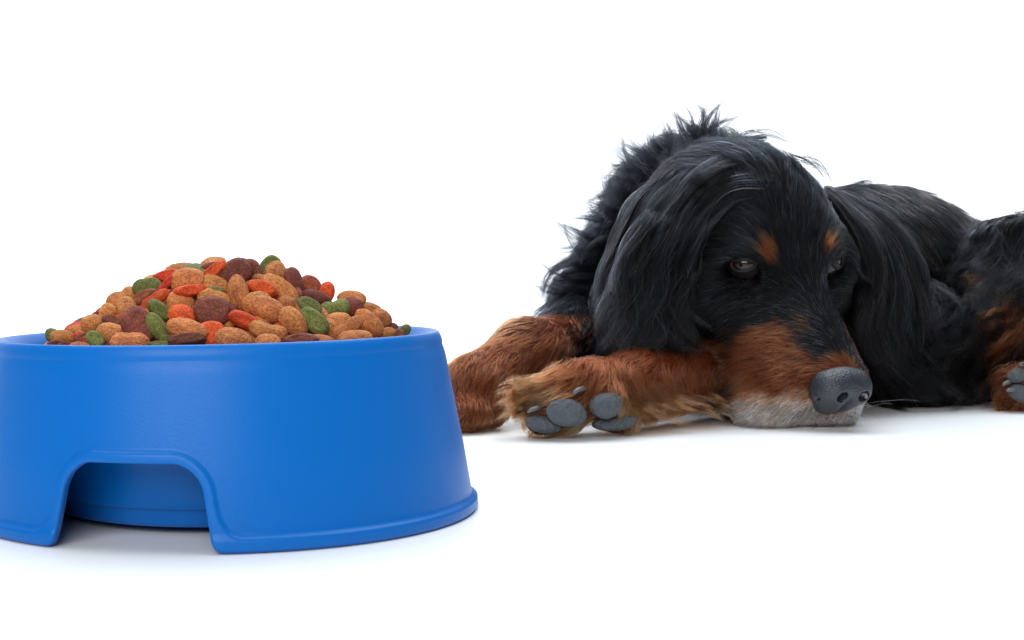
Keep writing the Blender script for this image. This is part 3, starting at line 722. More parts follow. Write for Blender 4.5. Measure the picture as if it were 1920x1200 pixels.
# eyes
def frame(n):
    n = n / np.linalg.norm(n); a = RT - n * (RT @ n); a /= np.linalg.norm(a); return a, np.cross(n, a) * np.sign(np.cross(n, a) @ UPV), n
m_eye, nt, b = material('eye_surface')
ae = N(nt, 'ShaderNodeAttribute'); ae.attribute_name = 'tint'; nt.links.new(ae.outputs['Color'], b.inputs['Base Color'])
b.inputs['Roughness'].default_value = .04; b.inputs['Specular IOR Level'].default_value = .4
m_lid = skin_mat('eyelid_skin', (.006, .005, .006, 1), .55, .25)
for sx, gaze in ((-1, (-.30, .75, .10)), (1, (.12, .80, .15))):
    nl = HR * (.62 * sx) + HM * .55 + HU * .55
    if sx > 0: nl = HR * .55 + HM * .55 + HU * .62
    a, u, nn = frame(nl)
    src = El if sx < 0 else Er
    c = src - nn * (.0116 if sx < 0 else .0080)
    P = IV.copy()
    g = HR * gaze[0] + HM * gaze[1] + HU * gaze[2]
    g = (CPOS - src); g /= np.linalg.norm(g); g = g * .8 - UPV * .35 - RT * .25 + nn * .3; g /= np.linalg.norm(g)
    ang = np.degrees(np.arccos(np.clip(P @ g, -1, 1)))
    col = np.full((len(P), 3), (.016, .010, .009))
    iris = sstep(36, 32, ang)[:, None]; col = col * (1 - iris) + np.array((.020, .008, .004)) * iris
    ring = (sstep(28, 33, ang) * sstep(38, 34, ang))[:, None]; col = col * (1 - ring) + np.array((.008, .005, .004)) * ring
    pup = sstep(17, 15, ang)[:, None]; col = col * (1 - pup) + np.array((.001, .001, .001)) * pup
    e = dog_part('eye', c + P * .0108, IF, m_eye)
    ca = e.data.color_attributes.new('tint', 'FLOAT_COLOR', 'POINT'); ca.data.foreach_set('color', np.concatenate([col, np.ones((len(P), 1))], 1).ravel())
    # lids: a shell with an almond opening
    LV, LF = [], []; NP_, NR = 64, 9
    for lid in range(NR):
        t = lid / (NR - 1)
        for k in range(NP_):
            ph = 2 * np.pi * k / NP_
            w_, h_ = (.80, .36) if sx < 0 else (.46, .36)
            cx_, sx_ = math.cos(ph), math.sin(ph)
            ox = w_ * cx_; oy = h_ * sx_ * (1 - .25 * cx_ * (-sx)) * (.70 if sx_ > 0 else 1.0) - .05 * (1 - cx_ ** 2)
            if lid == 0: rr_ = 1.085
            else: rr_ = 1.135 + .05 * math.sin(min(t * 3, 1) * np.pi) - .35 * max(t - .5, 0)
            X_ = ox * (1 - t) + 1.2 * cx_ * t; Y_ = oy * (1 - t) + .95 * sx_ * t
            Lr = math.hypot(X_, Y_); a_ = Lr / 1.12
            d_ = (a * X_ / max(Lr, 1e-6) + u * Y_ / max(Lr, 1e-6)) * math.sin(min(a_, 1.5)) + nn * math.cos(min(a_, 1.5))
            LV.append(c + d_ * rr_ * .0104)
    for lid in range(NR - 1):
        for k in range(NP_):
            k2 = (k + 1) % NP_
            LF.append((lid * NP_ + k, lid * NP_ + k2, (lid + 1) * NP_ + k2, (lid + 1) * NP_ + k))
    dog_part('eyelid', np.array(LV), LF, m_lid)
# paw pads and claws
m_pad = skin_mat('paw_pad_leather', (.078, .088, .098, 1), .8, .2, 1.0, 330, .0014)
m_claw = skin_mat('claw_horn', (.10, .10, .10, 1), .35, .5)
def pad(px, py, a_px, b_px, ang, out=.0, tri=.12, d=None, name='paw_pad', mat=None):
    d = surf(px, py, .95) if d is None else d
    s = d / FPX; A = math.radians(ang)
    X = RT * math.cos(A) + UPV * math.sin(A); Y = -RT * math.sin(A) + UPV * math.cos(A)
    P = IV * (1 + .045 * vnoise(IV, int(px), 1.6) + .012 * vnoise(IV, int(px) + 1, 6))[:, None]
    q = P.copy(); q[:, 0] *= 1 - tri * P[:, 1]
    W = at(px, py, d) + FW * (.002 - out) + X * q[:, :1] * a_px * s + Y * q[:, 1:2] * b_px * s - FW * q[:, 2:] * .0065
    W[:, 2] = np.maximum(W[:, 2], .0008)
    return dog_part(name, W, IF, mat or m_pad)
PADS = [(1062, 774, 38, 27, -8, .1), (1135, 761, 31, 25, 12, -.1), (1018, 796, 32, 16, -12, .0), (1152, 793, 42, 15, 6, 0)]
for p in PADS: pad(p[0], p[1], p[2], p[3], p[4], .002, p[5])
HPADS = [(1911, 703, 21, 15, 15, .1), (1913, 737, 22, 16, -25, .1)]
for p in HPADS: pad(p[0], p[1], p[2], p[3], p[4], .002, p[5])
def claw(pts, r, mat=m_claw):
    C = [at(x, y, d) for x, y, d in pts]; n = len(C); LV, LF = [], []
    for i, c in enumerate(C):
        t_ = C[min(i + 1, n - 1)] - C[max(i - 1, 0)]; t_ /= np.linalg.norm(t_)
        a_ = np.cross(t_, FW); a_ /= np.linalg.norm(a_); b2 = np.cross(t_, a_)
        rad = r * .01 * (1 - (i / (n - 1)) ** 2 * .55)
        for k in range(10): LV.append(c + (a_ * math.cos(k * .6283) + b2 * math.sin(k * .6283)) * rad)
    for i in range(n - 1):
        for k in range(10): LF.append((i * 10 + k, i * 10 + (k + 1) % 10, (i + 1) * 10 + (k + 1) % 10, (i + 1) * 10 + k))
    LF.append(tuple(range(10))[::-1]); LF.append(tuple((n - 1) * 10 + k for k in range(10)))
    dog_part('claw', np.array(LV), LF, mat)
for x, y, dx, dy in ((1084, 731, -9, 6), (1005, 766, -16, 5), (979, 765, -6, 2), (1890, 717, -10, 4), (1899, 731, -12, 0), (1914, 684, 2, -3)):
    d0 = surf(x, y, .93)
    claw([(x + 14, y - 4, d0 + .004), (x + 5, y - 1, d0 - .003), (x, y, d0 - .007), (x + dx * .6, y + dy * .6, d0 - .009), (x + dx, y + dy + 2, d0 - .009)], .19)

# ------------------------------------------------------------------ fur
m_hair = bpy.data.materials.new('fur'); m_hair.use_nodes = True; nt = m_hair.node_tree
for n in list(nt.nodes): nt.nodes.remove(n)
out = N(nt, 'ShaderNodeOutputMaterial'); hb = N(nt, 'ShaderNodeBsdfHairPrincipled'); hb.model = 'CHIANG'; hb.parametrization = 'COLOR'
ah = N(nt, 'ShaderNodeAttribute'); ah.attribute_name = 'tint'; nt.links.new(ah.outputs['Color'], hb.inputs['Color'])
hb.inputs['Roughness'].default_value = .25; hb.inputs['Radial Roughness'].default_value = .45; hb.inputs['IOR'].default_value = 1.26
hb.inputs['Random Roughness'].default_value = .3
nt.links.new(hb.outputs[0], out.inputs[0])
def write_hair(name, P, rad, col, parent=None, taper=.12, label=None):
    """P: n x m x 3 points, rad: n root radii, col: n x 3"""
    n, m = P.shape[:2]
    hc = bpy.data.hair_curves.new(name); hc.add_curves([m] * n)
    P = P.copy(); P[:, :, 2] = np.maximum(P[:, :, 2], .0006)
    hc.position_data.foreach_set('vector', (P - DL).astype(np.float32).ravel())
    t = np.linspace(0, 1, m); prof = (1 - (1 - taper) * t ** 1.6)
    a_ = hc.attributes.get('radius') or hc.attributes.new('radius', 'FLOAT', 'POINT')
    a_.data.foreach_set('value', (rad[:, None] * prof[None]).astype(np.float32).ravel())
    c_ = hc.attributes.new('tint', 'FLOAT_COLOR', 'CURVE')
    c_.data.foreach_set('color', np.concatenate([col, np.ones((n, 1))], 1).astype(np.float32).ravel())
    hc.materials.append(m_hair)
    o = bpy.data.objects.new(name, hc); COL.objects.link(o); o.parent = parent or dog; o['kind'] = 'stuff'
    if label: o['label'] = label
    return o
# combing guides: x, y, direction in the frame (right, down), length cm, lift, clumping, waviness
GUIDES = [
 (1582,680,-.1,-1,.45,.15,.1,0),(1555,600,-.15,-1,.7,.15,.15,0),(1520,540,-.1,-1,.8,.15,.2,0),(1490,470,-.05,-1,1.2,.2,.3,0),
 (1470,420,-.15,-1,1.8,.2,.4,.1),(1440,350,-.45,-1,2.6,.25,.5,.2),(1400,290,-.9,-.5,3.2,.3,.5,.3),(1340,310,-1,.1,3.6,.3,.6,.4),
 (1420,420,-.8,-.6,1.8,.2,.4,.1),(1390,440,-1,-.3,1.6,.2,.4,.1),(1350,420,-1,.1,2.6,.25,.5,.2),(1310,400,-.9,.6,3.4,.3,.5,.3),(1300,470,-.6,1,3.4,.2,.5,.3),
 (1520,420,.3,-1,1.7,.2,.4,.1),(1500,350,.1,-1,2.4,.25,.5,.2),(1540,340,.7,-.7,2.3,.25,.5,.2),(1480,290,.3,-1,2.8,.35,.5,.3),(1570,400,.9,.1,1.9,.2,.4,.1),(1595,460,.7,.7,1.8,.2,.4,.2),
 (1555,440,.5,-1,1.2,.25,.3,0),(1443,470,-.2,-1,1.0,.3,.3,0),(1549,462,.3,-1,.9,.3,.3,0),
 (1430,520,-.9,0,.8,.15,.2,0),(1393,530,-1,.2,.8,.15,.2,0),(1360,490,-1,.1,1.3,.2,.3,0),(1340,540,-1,.6,1.5,.2,.3,0),(1320,600,-.7,1,1.6,.2,.3,.1),
 (1590,500,.4,1,1.0,.15,.3,0),(1480,580,-.8,-.1,.7,.15,.2,0),(1420,600,-1,.2,.8,.15,.2,0),(1370,630,-.9,.5,1.0,.2,.3,0),
 (1500,650,-.7,.2,.7,.15,.2,0),(1440,680,-.9,.35,.8,.18,.3,0),(1390,700,-.8,.7,1.1,.2,.3,0),(1520,700,-.7,.4,.6,.15,.2,0),(1500,740,-.8,.5,.8,.2,.3,0),
 (1430,750,-.8,.5,1.0,.25,.4,0),(1400,790,-.7,.7,1.1,.3,.4,0),(1480,785,-.7,.7,1.0,.3,.4,0),(1540,785,-.5,.9,.9,.3,.4,0),(1590,795,.1,1,.9,.3,.4,0),(1628,770,.7,.7,.9,.35,.4,0),
 (1622,700,.5,.3,.6,.2,.2,0),(1600,640,.4,-.4,.5,.15,.2,0),
 # far (left) foreleg
 (1080,620,-1,-.1,1.2,.15,.4,.1),(1020,615,-1,.15,1.0,.12,.4,.1),(950,650,-.9,.45,1.0,.12,.4,.1),(880,700,-.6,.8,.9,.12,.4,.1),(860,770,-.1,1,.9,.15,.4,.1),
 (1000,680,-.6,.8,1.4,.15,.5,.1),(940,720,-.5,1,1.2,.15,.5,.1),(900,780,.1,1,1.0,.2,.5,.1),(1060,680,.1,1,2.4,.2,.7,.2),(1110,680,.2,1,2.4,.2,.6,.2),
 # near foreleg
 (1320,680,-1,0,1.1,.12,.4,.1),(1240,680,-1,0,1.2,.12,.4,.1),(1170,685,-1,.1,1.5,.18,.5,.2),(1100,700,-.9,.25,1.7,.2,.6,.3),(1040,725,-.9,.35,2.1,.25,.6,.3),
 (985,750,-1,.15,2.5,.35,.7,.3),(1000,775,-.9,.2,1.8,.35,.7,.2),(1110,735,-.6,.8,1.1,.2,.5,.2),(1180,735,.3,.7,1.7,.2,.6,.3),(1230,740,.7,.5,2.4,.25,.7,.3),(1290,750,.8,.6,2.2,.25,.7,.3),
 (1340,720,.4,1,1.9,.2,.6,.2),(1200,775,.8,.3,1.8,.25,.7,.3),(1100,800,-.1,1,.6,.2,.5,.1),
 # neck, shoulder
 (1300,270,-.5,-1,3.2,.5,.8,.4),(1250,300,-.8,-.8,3.2,.5,.8,.4),(1200,360,-1,-.4,3.4,.5,.8,.4),(1160,430,-1,0,3.6,.45,.8,.4),(1120,500,-1,.3,3.8,.4,.8,.5),(1090,560,-.9,.6,4.0,.4,.8,.6),
 (1180,560,-.5,1,4.0,.3,.7,.5),(1250,600,-.2,1,4.0,.2,.7,.4),(1140,620,-.5,1,3.0,.3,.7,.5),
 # back, belly, right side
 (1620,380,.5,1,3.0,.06,.6,.1),(1680,400,.6,1,3.0,.06,.6,.1),(1760,430,.7,.9,3.0,.07,.6,.1),(1820,470,.8,.7,3.0,.1,.6,.2),(1680,500,.35,1,3.2,.1,.6,.2),(1760,520,.4,1,3.4,.15,.7,.3),
 (1640,560,.2,1,3.4,.2,.7,.3),(1720,600,.7,.8,3.6,.2,.8,.4),(1800,600,-.8,.2,3.6,.2,.8,.5),(1660,680,.3,1,3.6,.2,.8,.4),(1720,720,.7,.7,3.6,.2,.8,.4),(1800,700,.7,.6,3.6,.25,.8,.5),(1860,660,-.3,.9,3.0,.3,.8,.5),
 (1900,430,-.7,-.1,3.4,.5,.8,.8),(1870,480,-.7,.6,3.4,.4,.8,.8),(1900,550,-.6,.8,3.0,.35,.8,.7),(1920,620,-.2,1,2.4,.3,.8,.5),(1890,720,-.7,.1,1.3,.4,.7,.2),(1900,760,-.3,1,1.0,.3,.7,.2),(1905,680,-.5,-.7,1.4,.4,.7,.2),
]
GP = np.array([at(g[0], g[1], surf(g[0], g[1], 1.1)) for g in GUIDES]); GV = np.array([g[2:] for g in GUIDES], float)
GV[:, :2] /= np.linalg.norm(GV[:, :2], axis=1, keepdims=True)
def comb(P):
    outp = np.zeros((len(P), GV.shape[1]))
    for s0 in range(0, len(P), 40000):
        q = P[s0:s0 + 40000]
        d2 = ((q[:, None, :] - GP[None]) ** 2).sum(-1)
        k = np.partition(d2, 2, axis=1)[:, 2:3]
        w_ = np.exp(-d2 / (k * .8 + 4e-5)); w_ /= w_.sum(1, keepdims=True)
        outp[s0:s0 + 40000] = w_ @ GV
    return outp
def vec_noise(P, seed, freq): return np.stack([vnoise(P, seed + i, freq) for i in range(3)], -1)
TOCAM = -np.array([.4, .9, -.05]) / np.linalg.norm([.4, .9, -.05])
def tangent(dx, dy, nrm):
    v = RT * dx[:, None] - UPV * dy[:, None]
    nv = nrm @ FW
    t = -(v * nrm).sum(-1) / np.where(np.abs(nv) < .35, -.35, nv)
    v = v + FW * np.clip(t, -2, 2)[:, None]
    v -= nrm * (v * nrm).sum(-1, keepdims=True)
    return v / (np.linalg.norm(v, axis=-1, keepdims=True) + 1e-9)
# roots on the skin
tri = np.concatenate([BF[:, [0, 1, 2]], BF[:, [0, 2, 3]]])
A_, B_, C_ = BV[tri[:, 0]], BV[tri[:, 1]], BV[tri[:, 2]]
cr_ = np.cross(B_ - A_, C_ - A_); area = np.linalg.norm(cr_, axis=1) / 2
cen = (A_ + B_ + C_) / 3; nr_ = bodyF.grad(cen)
face = (nr_ * ((CPOS - cen) / np.linalg.norm(CPOS - cen, axis=1, keepdims=True))).sum(1)
cpx, cpy, cd = proj(cen); hx_, hy_, hz_ = to_head(cen)
is_head = (hy_ > -6.5) & (np.abs(hx_) < 7) & (hz_ > -9) & (cd < 1.0) & (cpx > 1330)
is_leg = (cd < 1.06) & (cpx < 1345) & (cpy > 630) & ~is_head
dens = np.where(is_head, 95., np.where(is_leg, 75., 34.)) * 1e4
dens *= np.where(face > -.3, 1, .22)
dens *= cen[:, 2] > .0025
dens *= (cpx < 2150)
num = (dens * area)
def sample(num, seed):
    r = np.random.default_rng(seed); c = r.poisson(num); i = np.repeat(np.arange(len(num)), c)
    u, v = r.random(len(i)), r.random(len(i)); m = u + v > 1; u[m] = 1 - u[m]; v[m] = 1 - v[m]
    return A_[i] + (B_[i] - A_[i]) * u[:, None] + (C_[i] - A_[i]) * v[:, None], i
R0, ri_ = sample(num, 11)
keep = np.ones(len(R0), bool)
for c, r in ((El, .0054), (Er, .0042)): keep &= np.linalg.norm((R0 - c) @ np.stack([RT, UPV]).T * np.array([1, 1.9]), axis=1) > r * 1.15
hx_, hy_, hz_ = to_head(R0)
keep &= ~((((hx_) / 1.65) ** 2 + ((hz_ + 2.4) / 1.15) ** 2 < 1) & (hy_ > LM - 1.9))
rpx, rpy, rd = proj(R0)
for p in PADS + HPADS: keep &= ~((ell(rpx, rpy, p[0], p[1], p[2] * .9, p[3] * .88, p[4]) < 1) & (rd < 1.0) & (np.abs(rd - surf(p[0], p[1], 1)) < .03))
R0 = R0[keep]; nP_ = len(R0)
def grow(R, m, seed):
    r = np.random.default_rng(seed); n = len(R)
    nrm = bodyF.grad(R); g = comb(R)
    L = g[:, 2] * .01 * r.uniform(.65, 1.15, n) * np.clip(1 + .22 * vnoise(R, seed + 70, 130), .5, 1.6); lift = g[:, 3] * r.uniform(.5, 1.4, n)
    P = np.zeros((n, m, 3)); P[:, 0] = R; cur = R.copy()
    jit = r.normal(0, .10, (n, 2))
    sw = vec_noise(R, seed, 120) * .10 + vec_noise(R, seed + 9, 420) * .06
    for k in range(1, m):
        if k in (3, 5, 7): nrm = bodyF.grad(cur); g2 = comb(cur); g = g * .4 + g2 * .6
        dx, dy = g[:, 0] + jit[:, 0], g[:, 1] + jit[:, 1]
        t_ = tangent(dx, dy, nrm)
        f = k / m
        lf = lift * (1.5 - 1.5 * f)
        d = t_ + nrm * lf[:, None] + sw
        # waviness
        side = np.cross(nrm, t_)
        ph = vnoise(R, seed + 50, 60) * 3
        d += side * (g[:, 5] * 1.1 * np.sin(ph + f * L * 100 * 2.0))[:, None]
        d[:, 2] -= .15 * f * (L > .02)
        d /= np.linalg.norm(d, axis=1, keepdims=True)
        cur = cur + d * (L / (m - 1))[:, None]
        s_ = bodyF(cur); low = .0006 + .0010 * f
        push = np.clip(low - s_, 0, .004); cur = cur + nrm * push[:, None]
        P[:, k] = cur
    return P, L, g, nrm
def clump(P, amount, spacing, seed, power=1.3):
    """draw strands towards a shared centre strand, more strongly near the tips"""
    n = len(P); r = np.random.default_rng(seed)
    cell = np.floor((P[:, 0] + r.random(3)) / spacing).astype(np.int64)
    key = (cell[:, 0] * 73856093) ^ (cell[:, 1] * 19349663) ^ (cell[:, 2] * 83492791)
    ordr = r.permutation(n); _, first = np.unique(key[ordr], return_index=True); seeds = ordr[first]
    kd = KDTree(len(seeds))
    for j, i in enumerate(seeds): kd.insert(P[i, 0], j)
    kd.balance()
    own = np.array([seeds[kd.find(p)[1]] for p in P[:, 0]])
    t = np.linspace(0, 1, P.shape[1]) ** power
    P = P + (P[own] - P) * (t[None, :, None] * np.clip(amount, 0, .95)[:, None, None])
    return P, own
P1, L1, g1, n1_ = grow(R0, 9, 21)
P1, own1 = clump(P1, g1[:, 4] * .95, .0048, 3)
P1, _ = clump(P1, g1[:, 4] * .55, .014, 5, 1.8)
BLACK = np.array([.0025, .0028, .004]); TAN = np.array([.29, .048, .014]); PALE = np.array([.44, .135, .046]); WHITE = np.array([.94, .92, .91])
def tint(R, n, seed, shade_own=None):
    r = np.random.default_rng(seed)
    tn, wh, pl, dk = coat(R)
    s = r.uniform(.6, 1.6, n)[:, None]
    if shade_own is not None: s = s * r.uniform(.45, 1.7, n)[shade_own][:, None]
    pick = r.random(n)
    tan_on = (tn > pick)[:, None]; wh_on = (wh * .93 > r.random(n))[:, None]; dk_on = (dk * .8 > r.random(n))[:, None]
    tcol = TAN * (1 - pl[:, None]) + PALE * pl[:, None]
    col = np.where(tan_on, tcol * (s * .5 + .5), BLACK * s)
    col = np.where((r.random(n) < .035)[:, None] & tan_on, PALE, col)
    col = np.where(wh_on, WHITE * (.55 + .45 * r.random(n)[:, None]), col)
    col = np.where(dk_on | (wh_on & (r.random(n) < .10)[:, None]), BLACK * 2, col)
    # brown tips and stray hairs in the black coat
    px, py, d = proj(R)
    brown = (~tan_on[:, 0]) & (wh < .1) & (r.random(n) < np.where((px > 1600) & (d > .97), .16, .02))
    col = np.where(brown[:, None], np.array([.075, .038, .028]) * s, col)
    grey = (~tan_on[:, 0]) & (r.random(n) < np.where((py > 520) & (px > 1340) & (px < 1600), .05, .006))
    col = np.where(grey[:, None], np.array([.25, .24, .24]), col)
    painted_sheen = (~tan_on[:, 0]) & (wh < .1) & (r.random(n) < .07)  # bluish strands: highlights painted into the black coat's colour
    col = np.where(painted_sheen[:, None], np.array([.042, .060, .080]) * s, col)
    return np.clip(col, 0, .95)
rad1 = np.where(L1 < .018, .000095, .00014) * np.random.default_rng(4).uniform(.8, 1.3, nP_)
write_hair('fur', P1, rad1, tint(R0, nP_, 8, own1))

def spline(C, u):
    """Catmull-Rom through rows of C (k x ...), u in 0..k-1"""
    k = len(C); i = np.clip(np.floor(u).astype(int), 0, k - 2); f = u - i
    p0, p1, p2, p3 = C[np.clip(i - 1, 0, k - 1)], C[i], C[i + 1], C[np.clip(i + 2, 0, k - 1)]
    f = f.reshape(f.shape + (1,) * (C.ndim - 1))
    return .5 * (2 * p1 + (p2 - p0) * f + (2 * p0 - 5 * p1 + 4 * p2 - p3) * f * f + (3 * p1 - p0 - 3 * p2 + p3) * f ** 3)
def master(pts, dd):
    o = []
    for p in pts:
        x, y = p[0], p[1]; d = p[2] if len(p) > 2 else dd
        if d < .3: d = surf(x, y, 1.08) - d        # given as height over the skin
        v = at(x, y, 1.0) - CPOS
        if v[2] < 0: d = min(d, (HC - .004) / -v[2])  # not below the floor
        o.append(at(x, y, d))
    return spline(np.array(o), np.linspace(0, len(o) - 1, 9))
def sheet(name, masters, d, n, nclump, wave=.0015, thick=.006, col=BLACK, seed=1, m=14, rad=.00012, brown=.05, wl=2.0, parent=None, spread=.9, lo_=.55, lighten=0, late=.3):
    M = np.array([master(p, d) for p in masters])        # masters x 9 x 3
    r = np.random.default_rng(seed); K = len(M)
    cu = r.uniform(-.15, K - .85, nclump); cz = r.uniform(-1, 1, nclump); cph = r.uniform(0, 6.28, nclump); ct = r.uniform(lo_, 1.02, nclump); cl = (K - 1) / nclump * 5; ca = r.uniform(.5, 1.5, nclump); cs = r.uniform(.35, 1.8, nclump)
    ci = r.integers(0, nclump, n)
    du = r.normal(0, min(cl, .3 * (K - 1)) * spread, n)
    t0 = ((r.uniform(0, 1, nclump) ** 2 * late)[ci] + r.uniform(0, .10, n))[:, None]; t = t0 + np.linspace(0, 1, m)[None] * ((ct[ci] * r.uniform(.78, 1.0, n))[:, None] - t0); t = np.clip(t, 0, 1.0)
    u = np.clip(cu[ci][:, None] + du[:, None] * (1.15 - 1.0 * t), -.35, K - .65)
    S1 = spline(np.moveaxis(M, 1, 1), u.ravel())          # (n*m) x 9 x 3
    S1 = S1.reshape(n * m, 9, 3); tt = t.ravel() * 8
    i = np.clip(tt.astype(int), 0, 7); f = (tt - i)[:, None]; ar = np.arange(n * m)
    p0, p1, p2, p3 = S1[ar, np.clip(i - 1, 0, 8)], S1[ar, i], S1[ar, i + 1], S1[ar, np.clip(i + 2, 0, 8)]
    P = .5 * (2 * p1 + (p2 - p0) * f + (2 * p0 - 5 * p1 + 4 * p2 - p3) * f * f + (3 * p1 - p0 - 3 * p2 + p3) * f ** 3)
    P = P.reshape(n, m, 3)
    tg = np.gradient(P, axis=1); tg /= np.linalg.norm(tg, axis=-1, keepdims=True) + 1e-9
    side = np.cross(tg, FW); side /= np.linalg.norm(side, axis=-1, keepdims=True) + 1e-9
    amp = wave * ca[ci][:, None] * (.15 + t)
    ph = cph[ci][:, None] + t * 6.28 * wl + r.normal(0, .25, n)[:, None]
    P = P + side * (amp * np.sin(ph))[..., None] + FW * (amp * .6 * np.cos(ph * 1.1))[..., None]
    th = (cz[ci] + r.normal(0, .35, n))[:, None] * thick * np.sin(np.clip(t, 0, 1) * 2.2 + .35)
    P = P + FW * th[..., None]
    P = P + (r.normal(0, 1, (n, 1, 3)) * t[..., None] ** 2 * .0018)
    s = r.uniform(.6, 1.6, n)[:, None] * cs[ci][:, None]
    C = np.array(col)[None] * s
    C = np.where((r.random(n) < brown)[:, None], np.array([.085, .045, .034]) * s if sum(col) < .2 else PALE * .9, C)
    if sum(col) < .2: C = np.where((r.random(n) < .11)[:, None], np.array([.045, .064, .085]) * s, C)  # bluish share of strands paints highlights into dark hair
    if lighten: C = np.where((r.random(n) < lighten)[:, None], np.array([.16, .16, .17]), C)  # pale strands, lock highlights put into the hair colour
    ok = (P[:, -1, 2] > -.02)
    return write_hair(name, P, rad * r.uniform(.7, 1.3, n), np.clip(C, 0, .95), parent)
def lock(pts, n=60, w=.004, d=None, col=BLACK, seed=0, rad=.00014, m=14, tip=.12):
    C = np.array([at(p[0], p[1], p[2] if len(p) > 2 else d) for p in pts]); c = spline(C, np.linspace(0, len(C) - 1, m))
    r = np.random.default_rng(seed + int(pts[0][0]) * 7 + int(pts[0][1]))
    off = r.normal(0, 1, (n, 1, 3)) * w; t = np.linspace(0, 1, m)[None, :, None]
    P = c[None] + off * (1 - (1 - tip) * t ** .8) + r.normal(0, 1, (n, 1, 3)) * t ** 3 * .0008
    e = r.uniform(.75, 1, n)
    P = np.stack([spline(p_, np.linspace(0, (m - 1) * e_, m)) for p_, e_ in zip(P, e)])
    return P, rad * r.uniform(.7, 1.2, n), np.array(col)[None] * r.uniform(.6, 1.6, n)[:, None]
def locks(name, L, **kw):
    a = [lock(p, **{**kw, **(q or {})}) for p, q in L]
    write_hair(name, np.concatenate([x[0] for x in a]), np.concatenate([x[1] for x in a]), np.clip(np.concatenate([x[2] for x in a]), 0, .95))

# ears: leather flaps with long hair
m_ear = skin_mat('ear_skin', (.006, .006, .007, 1), .8, .1)
def ear_flap(vol):
    lo, hi = vol.bbox(); ax = tuple(np.arange(lo[c], hi[c], .003) for c in range(3))
    V, F = surface_nets(vol.grid(ax), ax); return dog_part('ear', V, F, m_ear)
EB = np.stack([RT, UPV, FW])
v1 = Vol(); v1.ball(at(1290, 410, 0.995), (2.6, 3.2, 1.3), .01, EB); v1.ball(at(1240, 500, 0.990), (2.3, 3.8, .8), .02, EB); v1.ball(at(1225, 590, 0.980), (1.9, 2.4, .6), .02, EB)
ear1 = ear_flap(v1)
v2 = Vol(); v2.ball(at(1606, 475, 1.035), (1.1, 2.4, 1.1), .01, EB); v2.ball(at(1635, 540, 1.020), (1.4, 3.8, .9), .02, EB); v2.ball(at(1640, 620, 1.000), (1.2, 2.6, .7), .02, EB)
ear2 = ear_flap(v2)
EAR1 = [[(1290,300,1.010),(1195,370,0.990),(1150,470,0.980),(1128,560,0.975),(1120,640,0.970)],
        [(1300,310,1.000),(1225,385,0.980),(1180,480,0.970),(1165,575,0.965),(1165,668,0.960)],
        [(1320,330,0.990),(1260,400,0.975),(1225,490,0.965),(1212,580,0.960),(1210,672,0.955)],
        [(1335,350,0.980),(1290,420,0.970),(1258,505,0.960),(1255,585,0.955),(1268,660,0.948)],
        [(1350,370,0.975),(1312,440,0.965),(1290,520,0.955),(1295,595,0.950),(1325,650,0.945)]]
sheet('ear_hair', EAR1, None, 8500, 170, wave=.0042, thick=.009, late=.5, lo_=.35, seed=31, parent=ear1, wl=1.8, brown=.04, lighten=.035)
sheet('ear_hair', [[(1548,365,1.030),(1604,450,1.005),(1618,530,0.990),(1622,610,0.980),(1642,690,0.970)],
        [(1545,350,1.040),(1620,430,1.010),(1645,530,0.995),(1650,620,0.985),(1668,710,0.970)],
        [(1545,350,1.050),(1636,415,1.030),(1680,520,1.010),(1690,620,0.995),(1705,700,0.980)],
        [(1545,350,1.060),(1655,405,1.050),(1715,500,1.030),(1730,590,1.010),(1745,670,0.990)]], None, 6500, 110, wave=.0042, thick=.010, seed=32, parent=ear2, wl=1.5, brown=.18, late=.6, lo_=.35)
# crown hair swept over the ear
sheet('crown_hair', [[(1440,258,-.004),(1340,266,.006),(1250,310,1.010),(1195,390,0.980),(1165,500,0.970)],
        [(1455,285,-.004),(1355,298,.005),(1285,350,0.980),(1230,430,0.965),(1200,540,0.955)],
        [(1460,325,-.004),(1372,335,.004),(1315,385,0.970),(1270,460,0.955),(1245,560,0.950)],
        [(1450,372,-.003),(1378,378,.003),(1336,415,.005),(1305,480,0.955),(1290,570,0.948)]], None, 4500, 120, wave=.0028, thick=.005, seed=33, wl=1.4, brown=.05, lo_=.35, late=.5)
sheet('ear_hair', [[(1215,390,.965),(1165,470,.955),(1145,560,.950),(1130,640,.948),(1125,690,.948)],
        [(1250,400,.960),(1200,480,.955),(1185,570,.950),(1178,650,.946),(1185,700,.944)],
        [(1280,420,.958),(1240,500,.952),(1232,580,.948),(1228,650,.944),(1240,690,.942)],
        [(1310,440,.958),(1282,520,.950),(1275,590,.945),(1290,650,.940),(1320,680,.938)]], None, 2600, 75, wave=.0062, thick=.010, late=.5, lo_=.72, seed=51, parent=ear1, wl=2.1, brown=.04, lighten=.04, rad=.0001)
